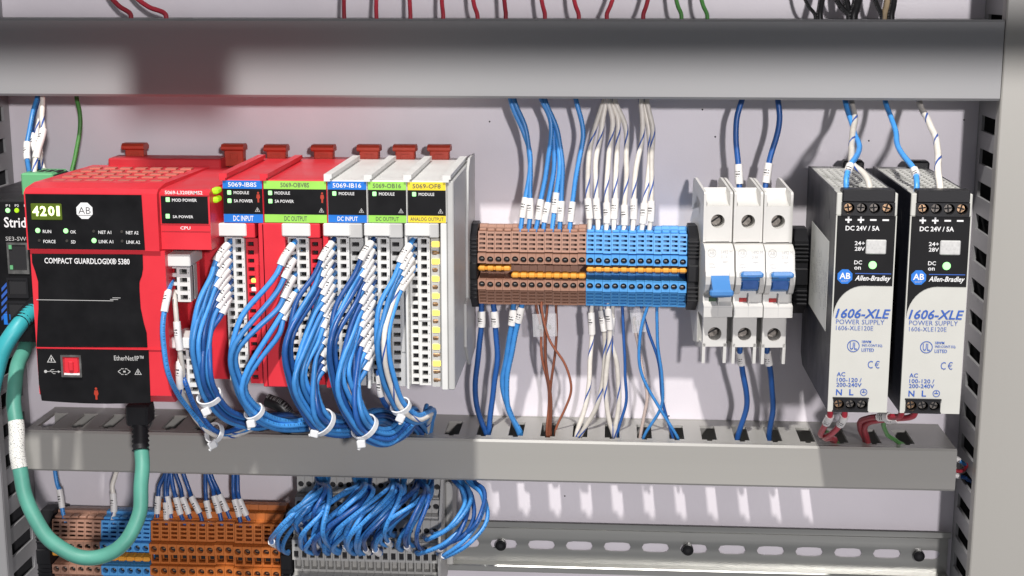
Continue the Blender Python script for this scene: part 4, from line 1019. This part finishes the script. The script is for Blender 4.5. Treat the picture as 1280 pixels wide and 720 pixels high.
# recessed bay of the controller's own terminals
bd = 100.0
MB().box(X(204, 400, bd), X(291, 400, bd), 12, bd, cbot+4, zsplit-0.3).build('terminal_bay', M['red'], cl)
MB().box(X(243, 400, 112), X(252, 400, 112), bd, 112, Z(484, 112, 250), zsplit-1.5, 0.5).build('bay_rib', M['red'], cl)
T('INSULATE UNUSED WIRES', 244.5, 330, 250, 332, 112.1, 'red_dark', 0.0)
for (ca, cb_, cy0, cy1, ta, tb_, ty0, ty1, n) in ((203.5, 237.5, 318, 333.5, 209, 238, 334, 377, 4), (213.5, 246, 422.5, 436, 221, 250, 437, 492, 5)):
    rect_px(ca, cy0, cb_, cy1, 133, 108, 0.6).build('terminal_cap', M['white'], cl)
    term_block(X(ta, (ty0+ty1)/2, 128), X(tb_, (ty0+ty1)/2, 128), Z(ty0, 128, ta), Z(ty1, 128, ta), n, cl, dface=128)
latch_at(168, cl, 179, 203); latch_at(292, cl, 180, 204)

# ================================================================== NETWORK SWITCH AT THE LEFT EDGE
SD = 104.0
sw = thing('network_switch', (X(10, 430, SD), 0, Z(425, SD, 20)), 'black network switch half hidden behind the controller at the left edge', 'network switch')
sx0, sx1 = X(-40, 330, SD), X(50, 330, SD); szt = Z(250, SD, 20); szb = Z(428, SD, 20)
MB().box(sx0, sx1, 14, SD-0.5, szb, szt, 1.2).build('housing', M['black'], sw)
MB().box(sx0+0.6, sx1-0.6, SD-1, SD+0.1, szb+0.5, szt-1.0, 0.3).build('front', M['label_black'], sw)
for i, x in enumerate((9.8, 21)):
    c = xz(x, 263, SD); MB().cyl(c, 1.5, SD, SD+0.6, n=14, r1=1.2).build('status_light', M['led_green' if i == 0 else 'lime_glow'], sw)
    text_px('P%d' % (i+1), x-2.5, 255.5, x+2.5, 258.5, SD+0.2, M['print_white'], sw, 0.0)
text_px('P3', 30, 255.5, 35, 258.5, SD+0.2, M['print_white'], sw, 0.0)
text_px('Stride', 5, 271.5, 40, 284.5, SD+0.2, M['print_white'], sw, 0.015)
text_px('SE3-SW8U', 7, 296, 42, 301, SD+0.2, M['greyp'], sw, 0.0)
for i, (y0, y1) in enumerate(((303, 342), (347, 372), (376, 404))):
    a, b = X(8.5, y0, SD), X(35, y0, SD); q1, q0 = Z(y0, SD, 20), Z(y1, SD, 20)
    p = MB().plate(a, b, q0, q1, [(a+1.2, b-1.2, q0+2.2, q1-1.3)], SD-8, SD+0.9, lambda u_, v_, t_: (u_, t_, v_)).build('port', M['metal_port' if i == 0 else 'black'], sw)
    MB().box(a+1.2, b-1.2, SD+0.12, SD+0.22, q0+2.2, q1-1.3).build('port_cavity', M['dark'], p)
    if i == 0:
        for zq in (q1-2.6, q0+3.8): MB().box(a+1.3, a+3.0, SD+0.3, SD+1.0, zq-1.2, zq+1.2).build('port_light', M['green_c'], p)
for i in range(5):
    y = 352+i*9; a = xz(2, y+8, SD); b = xz(9, y, SD)
    MB().prism([(a[0], a[1]), (b[0], b[1]), (b[0], b[1]-2.2), (a[0], a[1]-2.2)], SD, SD+0.3).build('stripe', M['print_blue'], sw)
rect_px(4.5, 393, 13, 406, SD+0.5, SD, 0.2).build('stripe', M['lab_blue'], sw)
gc = thing('plug_connector', (X(52, 230, 80), 80, Z(240, 80, 50)), 'green plug connector on top of the network switch', 'connector')
gx0, gx1 = X(26, 225, 88), X(66, 225, 88); gz0, gz1 = Z(238, 88, 50), Z(217, 88, 50)
MB().box(gx0, gx1, 64, 88, szt+0.2, gz1, 0.8).build('body', M['green_c'], gc)
for i in range(4):
    xq = gx0+2.5+i*4.6; MB().box(xq, xq+3.2, 70, 80, gz1-0.3, gz1+0.15).build('wire_entry', M['dark'], gc)
MB().box(gx1, gx1+1.5, 66, 86, szt+0.2, gz1-1, 0.4).build('flange', M['black'], gc)

# ================================================================== WIRES ABOVE THE TOP DUCT
def up_wire(x0, x1, m, label, group, r=1.35, d=30):
    wire([(x1, 42, d), (x1, 30, d), (x1, 18, d-1), ((x0+x1)/2, 8, d-3), (x0, -8, d-6), (x0-(x1-x0)*0.4, -40, d-8)], r, m, label, group)
reds = [(135, 163), (165, 207), (430, 430), (470, 471), (512, 513), (552, 554), (590, 597), (629, 632), (675, 681), (716, 723), (768, 759), (811, 804)]
for i, (a, b) in enumerate(reds):
    up_wire(a, b, 'w_red', 'red wire entering the top duct, ' + ('leftmost of all' if i == 0 else 'second from the left, slanting' if i == 1 else ORD[i]+' red one from the left' if i < 11 else 'last red one before the green wires'), 'red wires above the top duct', 1.5 if i < 2 else 1.3)
up_wire(843, 852, 'w_green', 'left green wire entering the top duct', 'green wires above the top duct', 1.25)
up_wire(876, 884, 'w_green', 'right green wire entering the top duct', 'green wires above the top duct', 1.25)
for i, (a, b, m, r, l) in enumerate([(1004, 1019, 'w_black', 1.1, 'thin black wire curving into the top duct, leftmost of the black ones'), (1028, 1025, 'w_black', 2.0, 'black cable right of the thin curved one above the top duct'),
    (1043, 1060, 'w_black', 1.6, 'black cable slanting into the dark clump above the top duct'), (1056, 1063, 'w_black', 2.2, 'middle black cable of the dark clump above the top duct'), (1073, 1067, 'w_black', 3.0, 'thickest black cable of the dark clump above the top duct'),
    (1093, 1102, 'w_black', 1.4, 'black wire curving in left of the beige wire'), (1109, 1105, 'w_beige', 1.9, 'beige wire among the black cables above the top duct'), (1118, 1114, 'w_black', 2.2, 'black cable right of the beige wire')]):
    up_wire(a, b, m, l, 'dark cables above the top duct', r)

# ================================================================== WIRES FROM THE TOP DUCT DOWN
BLU = 1.42
def drop(pts, m, label, group, sl=None, r=BLU, d0=26, d1=34, dm=None, sleeve_len=12.5, k=7):
    """pts: pixels from the duct's lower edge down to the terminal; depth runs from d0 to d1"""
    n = len(pts); P = [(pts[0][0], pts[0][1]-16, d0)]
    for i, (x, y) in enumerate(pts):
        t = i/(n-1); P.append((x, y, d0+(d1-d0)*t + (dm or 0)*math.sin(math.pi*t)))
    wire(P, r, m, label, group, (sl+1, sleeve_len) if sl is not None else None, k=k)
tw = [[(638,123),(653,163),(663,197),(657.5,247),(653,268),(649,292)], [(643,123),(657,163),(663,210),(663,248),(662,270),(660,292)], [(676,123),(688,150),(687,190),(676,249),(673,270),(669,292)],
      [(679,123),(691,157),(692,210),(685,253),(682,272),(679.5,292)], [(680,123),(695,163),(699,197),(696,241),(693,265),(690,292)], [(681,123),(697,163),(702,200),(702,251),(701,272),(700,292)], [(720,123),(729,163),(724,197),(716,252),(714,272),(711,292)]]
for i, p in enumerate(tw):
    drop(p, 'w_blue', 'blue wire with white marker dropping into the brown terminals, %s' % nth(i, 7), 'blue wires dropping into the brown terminals', 3, 1.5, 24+i % 3, 35)
ww_ = [[(755,124),(742,163),(736,202),(735,248),(736,270),(737,292)], [(758,124),(752,157),(745,202),(746,248),(746.5,270),(747,292)], [(760,124),(765,150),(761,197),(758,253),(758,274),(758,292)], [(763,124),(773,150),(770,202),(769,248),(768.5,270),(768,292)],
       [(768,125),(782,157),(783,202),(781,256),(781,276),(780,292)], [(801,125),(803,163),(797,202),(792,248),(792,270),(790,292)], [(804,125),(812,176),(810,229),(805,254),(804,270),(802,292)], [(808,125),(816,163),(814,215),(814,251),(813.5,272),(812,292)]]
for i, p in enumerate(ww_):
    drop(p, 'w_white', 'white wire with blue stripe dropping into the blue terminals, %s' % nth(i, 8), 'striped white wires dropping into the blue terminals', 3, 1.6, 24+i % 3, 35)
drop([(928,123),(921,150),(922,205),(924,230),(926,250)], 'w_navy', 'dark blue wire into the top of the middle breaker', 'dark blue wires at the breakers', 2, 1.75, 26, 34, sleeve_len=12)
drop([(972,123),(974,150),(962,204),(957,230),(955,250)], 'w_navy', 'dark blue wire into the top of the right breaker', 'dark blue wires at the breakers', 2, 1.75, 26, 34, sleeve_len=12)
def psu_wire(pts, m, label, sl, r=1.6, ln=6.5): wire([(pts[0][0], pts[0][1]-16, pts[0][2])]+pts, r, m, label, 'wires into the tops of the power supplies', (sl+1, ln) if sl else None)
psu_wire([(1056,124,32),(1067,162,60),(1074,186,88),(1063,207,112),(1058.5,226,122),(1058,243,125)], 'w_blue', 'blue wire bending into the left power supply', 3)
psu_wire([(1064,124,30),(1068,150,50),(1064,185,88),(1066,205,108),(1080,217,116),(1086,229,121),(1087,243,125)], 'w_white', 'striped white wire bending into the left power supply', None, 1.8)
psu_wire([(1107,124,32),(1118,160,60),(1126,190,92),(1142,212,112),(1146,228,122),(1147,246,126)], 'w_blue', 'blue wire bending into the right power supply', 3)
psu_wire([(1148,124,30),(1160,150,55),(1172,184,90),(1173,215,116),(1175,246,126)], 'w_white', 'striped white wire running into the right power supply', None, 1.9)
# left edge
drop([(47,119),(40,145),(34,178),(35,204),(37,216)], 'w_blue', 'blue wire into the green connector at the left', 'wires into the green connector', 2, 1.5, 40, 76)
drop([(48,119),(41,150),(40,168),(46,192),(51,214)], 'w_navy', 'dark blue wire behind the blue one at the green connector', 'wires into the green connector', 2, 1.4, 36, 68)
drop([(53,119),(52,145),(54,162),(47,190),(42,216)], 'w_white', 'front white wire with sleeve crossing into the green connector', 'wires into the green connector', 2, 1.6, 44, 79, sleeve_len=20)
drop([(52,119),(47,150),(46,170),(51,195),(55,212)], 'w_white', 'rear white wire into the green connector', 'wires into the green connector', 2, 1.4, 34, 68)
drop([(96,119),(99.5,140),(99,165),(95,190),(90,214)], 'w_green', 'green wire dropping behind the red controller', None, None, 1.4, 26, 40)

# ================================================================== WIRES BELOW THE UPPER TERMINAL ROW
LD = 30
def low(pts, m, label, group, sl=None, r=1.3, d0=34, d1=28, ln=10, dm=2):
    n = len(pts); P = [(pts[0][0], pts[0][1]-9, d0)]
    for i, (x, y) in enumerate(pts):
        t = i/(n-1); P.append((x, y, d0+(d1-d0)*t+dm*math.sin(math.pi*t)))
    P.append((pts[-1][0]+1, pts[-1][1]+10, d1-2))
    wire(P, r, m, label, group, (sl+1, ln) if sl is not None else None)
G1 = 'blue wires hanging from the brown terminals'
low([(602,381),(602,389),(602,411),(596,455),(595,500),(608,545)], 'w_navy', 'dark blue wire hanging from the leftmost brown terminal', G1, 1, 1.75)
low([(617,381),(618,389),(620,411),(621,449),(617,489),(611,545)], 'w_navy', 'dark blue wire hanging second from the left below the brown terminals', G1, 1, 1.75)
low([(642,380),(641,387),(639,408),(633,449),(629,489),(650,546)], 'w_blue', 'blue wire third from the left, curving below the brown terminals', G1, 1, 1.75)
low([(653,380),(652,384),(649,398),(640,436),(634,476),(636,512),(652,546)], 'w_blue', 'blue wire fourth from the left, curving below the brown terminals', G1, 1, 1.7, d0=36)
G2 = 'thin brown wires hanging from the brown terminals'
low([(670,381),(676,410),(678,450),(686,489),(684,542)], 'w_brown', 'thin brown wire leftmost of those hanging from the brown terminals', G2, None, .85)
low([(675,381),(681,415),(682,455),(688,495),(686,543)], 'w_brown', 'thin brown wire second from the left of those hanging', G2, None, .85, 32)
low([(684,381),(681,420),(684,465),(689,505),(688,543)], 'w_brown', 'thin brown wire third from the left of those hanging', G2, None, .85, 37)
low([(695,381),(695,436),(689,476),(687,510),(689,541)], 'w_brown', 'straight thin brown wire at the right of those hanging', G2, None, .85)
low([(677,386),(686,422),(706,456),(714,485),(707,510),(694,540)], 'w_brown', 'thin brown wire bowing out to the right', G2, None, .8, 40)
G3 = 'striped white wires hanging from the blue terminals'
low([(739,380),(739,390),(740,424),(737,462),(733,502),(721,546)], 'w_white', 'striped white wire leftmost below the blue terminals', G3, 1, 1.5, ln=14)
low([(751,380),(752,388),(755,418),(756,445),(749,500),(725,547)], 'w_white', 'striped white wire second from the left below the blue terminals', G3, 1, 1.5, 30, ln=13)
low([(759,380),(760,386),(763,420),(757,470),(759,510),(767,546)], 'w_white', 'striped white wire third from the left below the blue terminals', G3, 1, 1.5, 38, ln=13)
low([(766,380),(765,397),(763,421),(771,455),(774,495),(768,545)], 'w_white', 'striped white wire fourth from the left below the blue terminals', G3, 1, 1.5, 34, ln=11)
low([(778,380),(780,422),(781,465),(783,502),(771,545)], 'w_navy', 'dark blue wire hanging right of the striped white ones', None, None, .95)
G4 = 'thin blue wires crossing below the blue terminals'
low([(810,380),(800,421),(801,465),(823,507),(848,550)], 'w_blue', 'thin blue wire bowing left then crossing to the right', G4, None, 1.0, 38)
low([(793,405),(801,449),(809,495),(805,520),(800,546)], 'w_pink', 'pale pinkish wire under the clear tag', None, None, 1.1, 32)
low([(801,380),(810,415),(823,449),(829,507),(842,549)], 'w_navy', 'thin dark blue wire crossing to the right below the blue terminals', G4, None, .95, 33)
low([(821,380),(822,423),(827,472),(827,507),(804,549)], 'w_blue', 'thin blue wire crossing to the left below the blue terminals', G4, None, 1.0, 36)
def tag_card(px0, py0, px1, py1, d, label, tilt):
    c = at((px0+px1)/2, (py0+py1)/2, d); a = at(px0, py0, d); b = at(px1, py1, d); hw, hh = abs(b[0]-a[0])/2, abs(a[2]-b[2])/2
    t = thing('wire_tag', c, label, 'wire tag', 'clear tags on thin wires')
    R_ = lambda v: [(c[0]+x*math.cos(tilt)-z*math.sin(tilt), d+dd, c[2]+x*math.sin(tilt)+z*math.cos(tilt)) for x, dd, z in v]
    m = MB().box(-hw, hw, -0.15, 0.15, -hh, hh, 0.1); m.v = R_(m.v); m.build('film', M['clear_film'], t)
    g = MB()
    for i in range(3): g.box(-hw*.5+i*hw*.4, -hw*.5+i*hw*.4+hw*.25, 0.16, 0.2, -hh*.35, hh*.05)
    g.v = R_(g.v); g.build('print', M['print_grey'], t)
cf = mat('clear_film', (0.7, 0.7, 0.72), 0.25, bump=0); cf.node_tree.nodes['Principled BSDF'].inputs['Alpha'].default_value = 0.28; M['clear_film'] = cf
tag_card(666, 392, 696, 421, 36, 'clear tag on the thin brown wires', 0.05); tag_card(789, 386, 806, 416, 36, 'clear tag on the pale wire below the blue terminals', 0.15)
low([(925,440),(926,446),(928,462),(932,490),(933,512),(922,548)], 'w_navy', 'dark blue wire hanging from the middle breaker', 'dark blue wires below the breakers', 0, 1.75, 46, 28, 10)
low([(959,440),(960,446),(962,462),(965,490),(966,515),(961,551)], 'w_navy', 'dark blue wire hanging from the right breaker', 'dark blue wires below the breakers', 0, 1.75, 46, 28, 10)
# below the power supplies
RG = 'red wires below the power supplies'
wire([(1038,508,122),(1037,520,120),(1032,530,112),(1026,541,100),(1030,546,84),(1040,547,60),(1042,556,36),(1043,570,34)], 1.7, 'w_red', 'red wire with white marker at the left under the left power supply', RG, (1, 9))
wire([(1056,508,122),(1055,520,120),(1048,533,112),(1036,545,98),(1031,548,80),(1042,548,58),(1046,558,36),(1047,570,34)], 1.7, 'w_red', 'red wire with white marker at the right under the left power supply', RG, (1, 9))
wire([(1031,538,90),(1038,543,70),(1046,552,44),(1050,560,34),(1051,570,32)], 1.1, 'w_green', 'green wire under the left power supply', 'green wires below the power supplies')
wire([(1128,508,122),(1126,519,118),(1112,521,108),(1090,522,96),(1077,526,80),(1076,538,58),(1083,556,36),(1085,570,34)], 1.8, 'w_red', 'upper red wire running left under the right power supply', RG, (2, 9))
wire([(1146,508,122),(1142,519,118),(1122,523,106),(1096,526,92),(1083,530,76),(1081,542,56),(1087,558,38),(1088,570,36)], 1.8, 'w_red', 'lower red wire running left under the right power supply', RG, (2, 9))
wire([(1110,520,100),(1105,528,92),(1108,542,70),(1122,552,46),(1130,558,34),(1132,572,32)], 1.3, 'w_green', 'green wire curving under the right power supply', 'green wires below the power supplies')
# the wires in the gap at the right end of the lower duct
for i, (a, b, m, l) in enumerate([((1190,572,30), (1214,590,24), 'w_blue', 'upper blue wire between the lower duct and the right duct'), ((1190,588,34), (1214,578,26), 'w_red', 'red wire crossing from the lower duct into the right duct'), ((1190,594,28), (1214,602,22), 'w_navy', 'lower blue wire between the lower duct and the right duct'), ((1188,582,24), (1212,586,20), 'w_pink', 'pale wire crossing from the lower duct into the right duct')]):
    p0, p1 = Vector(at(*a)), Vector(at(*b)); P = [p0-Vector((12, 0, 2)), p0, (p0+p1)/2+Vector((0, 3, (-1)**i*2)), p1, p1+Vector((14, 0, -3))]
    wire([tuple(q) for q in P], 1.2, m, l, 'short wires at the right end of the lower duct', (1, 5) if i in (0, 2) else None, world=True)

# ================================================================== HARNESS IN FRONT OF THE MODULES
def hexoff(n, sp):
    out = []; rings = [(0, 0)]
    for r_ in range(1, 4):
        for q in range(6*r_):
            g = 2*math.pi*q/(6*r_)+0.2*r_; rings.append((r_*math.cos(g), r_*math.sin(g)))
    return [(a*sp, b*sp) for a, b in rings[:n]]
def bundle(starts, ctrl, tail, r, label, group, mats='w_blue', sleeve_len=11, spread=1.0, exit_dir=(-2.2, 8.5, -2.6)):
    """starts: world points at the terminal openings, top to bottom; ctrl: pixels with depth for the bundle's middle; tail: likewise"""
    C = [Vector(at(*c)) for c in ctrl]; Tl = [Vector(at(*c)) for c in tail]; allc = C+Tl
    n = len(starts); off = hexoff(n, r*2.02)
    # outermost places for the upper wires: sort the packing by horizontal offset
    off = sorted(off, key=lambda o: o[0]+0.25*o[1])
    for i, s in enumerate(starts):
        s = Vector(s); q = lambda k: random.uniform(-k, k)
        P = [s+Vector((2.5, -6, 2)), s, s+Vector((-0.8+q(.3), 6, -1.6+q(.3))), s+Vector((-5.0+q(.8), 11+q(.8), -9.5+q(.8))), s+Vector((-9.0+q(1), 14+q(1), -18+q(1)))]
        for j, c in enumerate(allc):
            if j < len(C)-1 and c.z > s.z-34: continue
            a = allc[max(0, j-1)]; b = allc[min(len(allc)-1, j+1)]; t = (b-a).normalized(); D = Vector((0,1,0)); D = (D-t*D.dot(t)).normalized(); B = t.cross(D)
            if B.x < 0 and j < len(C): B = -B
            jit = random.uniform(-.25, .25)*r
            k = spread if j < len(C)-1 else 0.92
            P.append(c+B*(off[i][0]*k+jit)+D*(off[i][1]*k))
        m = mats if isinstance(mats, str) else mats[i]
        W_ = wire([tuple(q) for q in P], r, m, label % nth_v(i, n), group, (1, 0) if False else None, world=True, k=6)
        o = W_
        path = PATHS[o.name]; s0 = near_s(path, P[1])
        ln = sleeve_len*random.uniform(.9, 1.1); sh0 = s0+4.5+random.uniform(0, 2.5); sp, _ = sub_path(path, sh0, sh0+ln, 6)
        MB().tube(sp, r*1.5, 8).build('marker_sleeve', M['sleeve'], o)
def nth_v(i, n): return 'topmost' if i == 0 else ('lowest' if i == n-1 else ORD[i]+' from the top')
def starts(px, pys, d=TD-3): return [at(px+0.02*(y-300), y, d) for y in pys]
pick = lambda n, p=0.25: [('w_navy' if random.random() < p else 'w_blue') for _ in range(n)]
random.seed(11)
# controller terminals
cpu = [('w_blue', [(215,350,124),(211,364,136),(206,388,144),(203,425,147),(212,470,144),(236,512,122),(266,540,112),(292,542,96),(320,532,80),(345,526,60)], 1, 13, 'blue wire leftmost at the controller terminals'),
       ('w_white', [(217,364,124),(219,376,132),(221,402,135),(226,450,134),(240,500,122),(262,533,114),(290,541,98),(318,530,82),(345,524,60)], 2, 16, 'striped white wire beside the leftmost blue one at the controller'),
       ('w_white', [(227,444,124),(225,452,132),(225,480,132),(237,512,118),(262,540,114),(288,546,98),(318,535,80),(345,530,62)], 1, 16, 'lower striped white wire at the controller terminals'),
       ('w_navy', [(228,468,124),(230,476,132),(238,496,130),(252,520,122),(272,540,114),(296,536,98),(322,526,82),(350,520,62)], None, 0, 'lower dark blue wire at the controller terminals')]
for m, p, sl, ln, l in cpu: wire(p, 1.5, m, l, 'wires at the controller terminals', (sl, ln) if sl is not None else None)
bundle(starts(289, [301, 310, 319.5, 330, 340, 350, 360, 370]), [(268,345,130),(253,385,137),(247,425,138),(252,465,134),(263,497,126)], [(285,520,114),(318,530,100),(345,524,84),(366,524,58),(385,536,34),(387,560,30)], 1.55,
       'blue wire at the narrow red module, %s', 'blue wires at the narrow red module', pick(8, .2), spread=1.05)
bundle(starts(371, [300, 320, 341, 361, 372]), [(335,362,130),(308,400,136),(296,440,138),(301,480,132),(318,514,122)], [(345,530,110),(380,530,98),(405,522,80),(425,524,58),(450,540,34),(452,562,30)], 1.6,
       'blue wire at the wide red module, %s', 'blue wires at the wide red module', ['w_blue']*5, 13)
ys = [298+10.6*i for i in range(14)]
bundle(starts(418, ys), [(399,340,132),(381,385,140),(373,425,143),(376,470,138),(392,510,128),(404,527,122)], [(425,533,112),(450,528,96),(470,518,78),(490,524,56),(508,540,34),(510,562,30)], 1.5,
       'blue wire at the white input module, %s', 'blue wires at the white input module', pick(14, .35), 11.5, 1.12)
bundle(starts(467.5, ys), [(446,345,132),(433,385,140),(427,425,143),(430,470,139),(444,512,130),(456,533,124)], [(480,545,114),(505,530,100),(512,516,84),(520,522,58),(530,540,34),(532,562,30)], 1.5,
       'blue wire at the white output module, %s', 'blue wires at the white output module', pick(14, .3), 11.5, 1.12)
bundle(starts(516.5, [299, 309, 319, 329, 336]), [(494,340,130),(481,385,137),(478,425,138),(485,470,132),(500,507,122)], [(517,522,112),(532,518,98),(538,510,80),(535,525,52),(533,545,34),(534,562,30)], 1.5,
       'blue wire at the analog module, %s', 'blue wires at the analog module', ['w_blue','w_blue','w_blue','w_white','w_blue'], 12, 1.1)
wire([(472,462,112),(474,470,120),(475,492,120),(484,508,110),(498,512,90),(508,520,60),(512,545,34)], 1.5, 'w_navy', 'short dark blue wire with white marker under the output module', None, (1, 12))
def vdir(a, b): return Vector(at(*b))-Vector(at(*a))
tie(at(262,496,127), vdir((252,465,134), (285,520,114)), 6.6, 6.0, 'cable tie round the bundle from the narrow red module', (-0.3, -1))
tie(at(318,515,122), vdir((301,480,132), (345,530,110)), 5.2, 4.8, 'cable tie round the bundle from the wide red module', (-0.5, -1))
tie(at(403,528,123), vdir((392,510,128), (425,533,112)), 7.6, 7.0, 'cable tie round the bundle from the white input module', (-1, -0.4))
tie(at(456,534,124), vdir((444,512,130), (480,545,114)), 7.6, 7.0, 'cable tie round the bundle from the white output module', (-0.5, -1))
tie(at(501,508,122), vdir((485,470,132), (517,522,112)), 5.2, 4.8, 'cable tie round the bundle from the analog module', (-0.1, -1))
tie(at(268,541,112), vdir((262,533,114), (290,541,98)), 5.4, 5.0, 'cable tie hanging lowest, on the controller wires', (-0.6, -1))

# ================================================================== WIRES INTO THE LOWER TERMINAL ROW
ow = [[(207,591),(199,609),(198,620),(197,643),(198,657)], [(209,591),(207,615),(207,628),(208,650),(209,658)], [(212,591),(209,610),(209,620),(214,643),(217,657)], [(214,591),(217,612),(220,622),(227,645),(232,657)], [(219,591),(226,612),(228,622),(237,644),(242,657)], [(229,591),(238,615),(240,621),(250,643),(254,657)],
      [(257,592),(257,615),(258,626),(263,650),(264,658)], [(260,592),(266,612),(267,620),(275,643),(278,657)], [(264,592),(272,612),(274,618),(285,642),(290,657)], [(292,593),(292,615),(293,624),(299,646),(302,658)], [(297,593),(298,615),(300,624),(309,646),(314,658)]]
for i, p in enumerate(ow):
    d1 = 36; P = [(p[0][0], p[0][1]-12, 26)]+[(x, y, 27+9*j/(len(p)-1)+(2 if i % 2 else 0)) for j, (x, y) in enumerate(p)]
    wire(P, 1.4, 'w_navy', 'dark blue wire dropping into the orange terminals, %s' % nth(i, 11), 'dark blue wires into the orange terminals', (3, 11.5), sr=1.55)
wire([(68,578,28),(69,590,28),(72,607,30),(74,612,31),(78,634,34),(82,655,36)], 1.45, 'w_blue', 'blue wire with white marker into the lower brown terminals', None, (3, 12))
wire([(146,578,28),(145,590,28),(141,608,30),(142,617,31),(142,640,34),(139,654,36)], 1.6, 'w_white', 'striped white wire with marker into the lower blue terminals', None, (3, 12))
# tangled fan over the grey terminals
random.seed(21)
FL = 'blue wire in the tangled fan over the grey terminals'; FG = 'tangled blue wires over the grey terminals'
specs = []
for ci, (cx0, n, ex0, ex1) in enumerate(((404, 12, 350, 425), (452, 13, 382, 468), (497, 12, 420, 500), (530, 10, 455, 536))):
    for i in range(n):
        specs.append((cx0+random.uniform(-10, 10), ex0-8+(ex1-ex0)*(i+random.uniform(.1, .9))/n, random.choice([650, 664, 676, 682, 686]), ci))
CL = ['leftmost clump', 'second clump from the left', 'third clump from the left', 'rightmost clump']
for i, (sx, ex, ey, ci) in enumerate(specs):
    t = random.uniform(0.30, 0.5); bul = random.uniform(78, 100); mx_ = sx+(ex-sx)*t+random.uniform(4, 16); my = 598+(ey-598)*t*random.uniform(.75, 1.0)
    P = [(sx, 580, 30), (sx+1, 598, 38), (mx_, my, bul-8), (sx+(ex-sx)*0.82-random.uniform(2, 9), 598+(ey-598)*0.80, bul), (ex-random.uniform(2, 7), ey+1, 76), (ex+2, ey+6, 66), (ex+3, ey+3, 56)]
    wire(P, random.choice([1.35, 1.5, 1.6]), 'w_navy' if random.random() < 0.25 else 'w_blue', 'blue wire in the %s of the tangled fan over the terminals' % CL[ci], FG+', '+CL[ci], (4, 8) if i % 4 == 0 else None, k=6, n=7)
rw = [(563, 598, 585, 640, 545, 684), (567, 600, 580, 632, 530, 672), (571, 598, 582, 650, 520, 690), (576, 600, 592, 645, 556, 677), (582, 600, 604, 640, 548, 692), (586, 600, 608, 650, 552, 694), (590, 600, 606, 628, 570, 668), (574, 600, 588, 628, 540, 665)]
for i, (a, b, c, e, f_, g) in enumerate(rw):
    P = [(a, 578, 30), (a+2, b, 40), (c-2, (b+e)/2-2, 58), (c, e, 70), ((c+f_)/2+6, (e+g)/2+8, 80), (f_+6, g+2, 76), (f_, g, 60)]
    wire(P, 1.4, 'w_blue' if i % 3 else 'w_navy', 'blue wire looping right, %s of the loops beside the grey terminals' % ('rightmost' if i == 5 else ORD[i]), 'blue wire loops right of the grey terminals', (5, 5) if i in (0, 4) else None, k=6)

# ================================================================== TEAL CABLES
def boot(p0, p1, r, parent, m='black'):
    a, b = Vector(at(*p0)), Vector(at(*p1)); n = 7
    g = MB(); g.tube([a.lerp(b, i/14) for i in range(15)], r, 14, rf=lambda t: 1.0 if int(t*14.01) % 2 == 0 else 0.80); return g.build('strain_relief', M[m], parent)
p = [(176,548,112),(176.5,562,116),(178,600,128),(174,640,136),(158,675,142),(128,695,146),(98,696,148),(66,678,148),(44,650,146),(32,618,142),(25,585,138),(20,545,132),(18,505,124),(21,465,112),(29,437,92),(40,425,72)]
tc_ = wire(p, 4.3, 'teal', 'teal network cable hanging in a loop from the controller', 'teal network cables', name='network_cable', cat='cable', n=14, k=8)
boot((175,522,108), (176,563,117), 5.2, tc_)
q = MB(); a = at(175, 515, 108); q.box(a[0]-6.5, a[0]+6.5, 101, 115, a[2]-7, a[2]+6, 1.2); q.build('plug', M['black'], tc_)
path = PATHS[tc_.name]; s0 = near_s(path, at(26, 585, 138)); sp, _ = sub_path(path, s0, s0+27, 8)
lw = MB().tube(sp, 4.55, 14).build('wrap_label', M['wrap'], tc_)
p = [(50,378,104),(42,386,116),(34,394,124),(22,408,132),(8,432,138),(-6,466,140),(-14,520,138)]
t2 = wire(p, 4.7, 'teal_b', 'short teal network cable plugged into the network switch at the left edge', 'teal network cables', name='network_cable', cat='cable', n=14)
boot((46,381,112), (25,404,131), 5.6, t2)
wire([(191,505,96),(192,516,98),(189,528,90),(183,538,70),(181,552,40)], 0.8, 'w_black', 'thin black wire beside the black plug under the controller', None)
wire([(334,500,60),(352,508,62),(362,525,60),(352,545,36),(350,560,30)], 4.2, 'w_black', 'black cable behind the wire bundles under the red modules', None, cat='cable', name='power_cable', n=12)
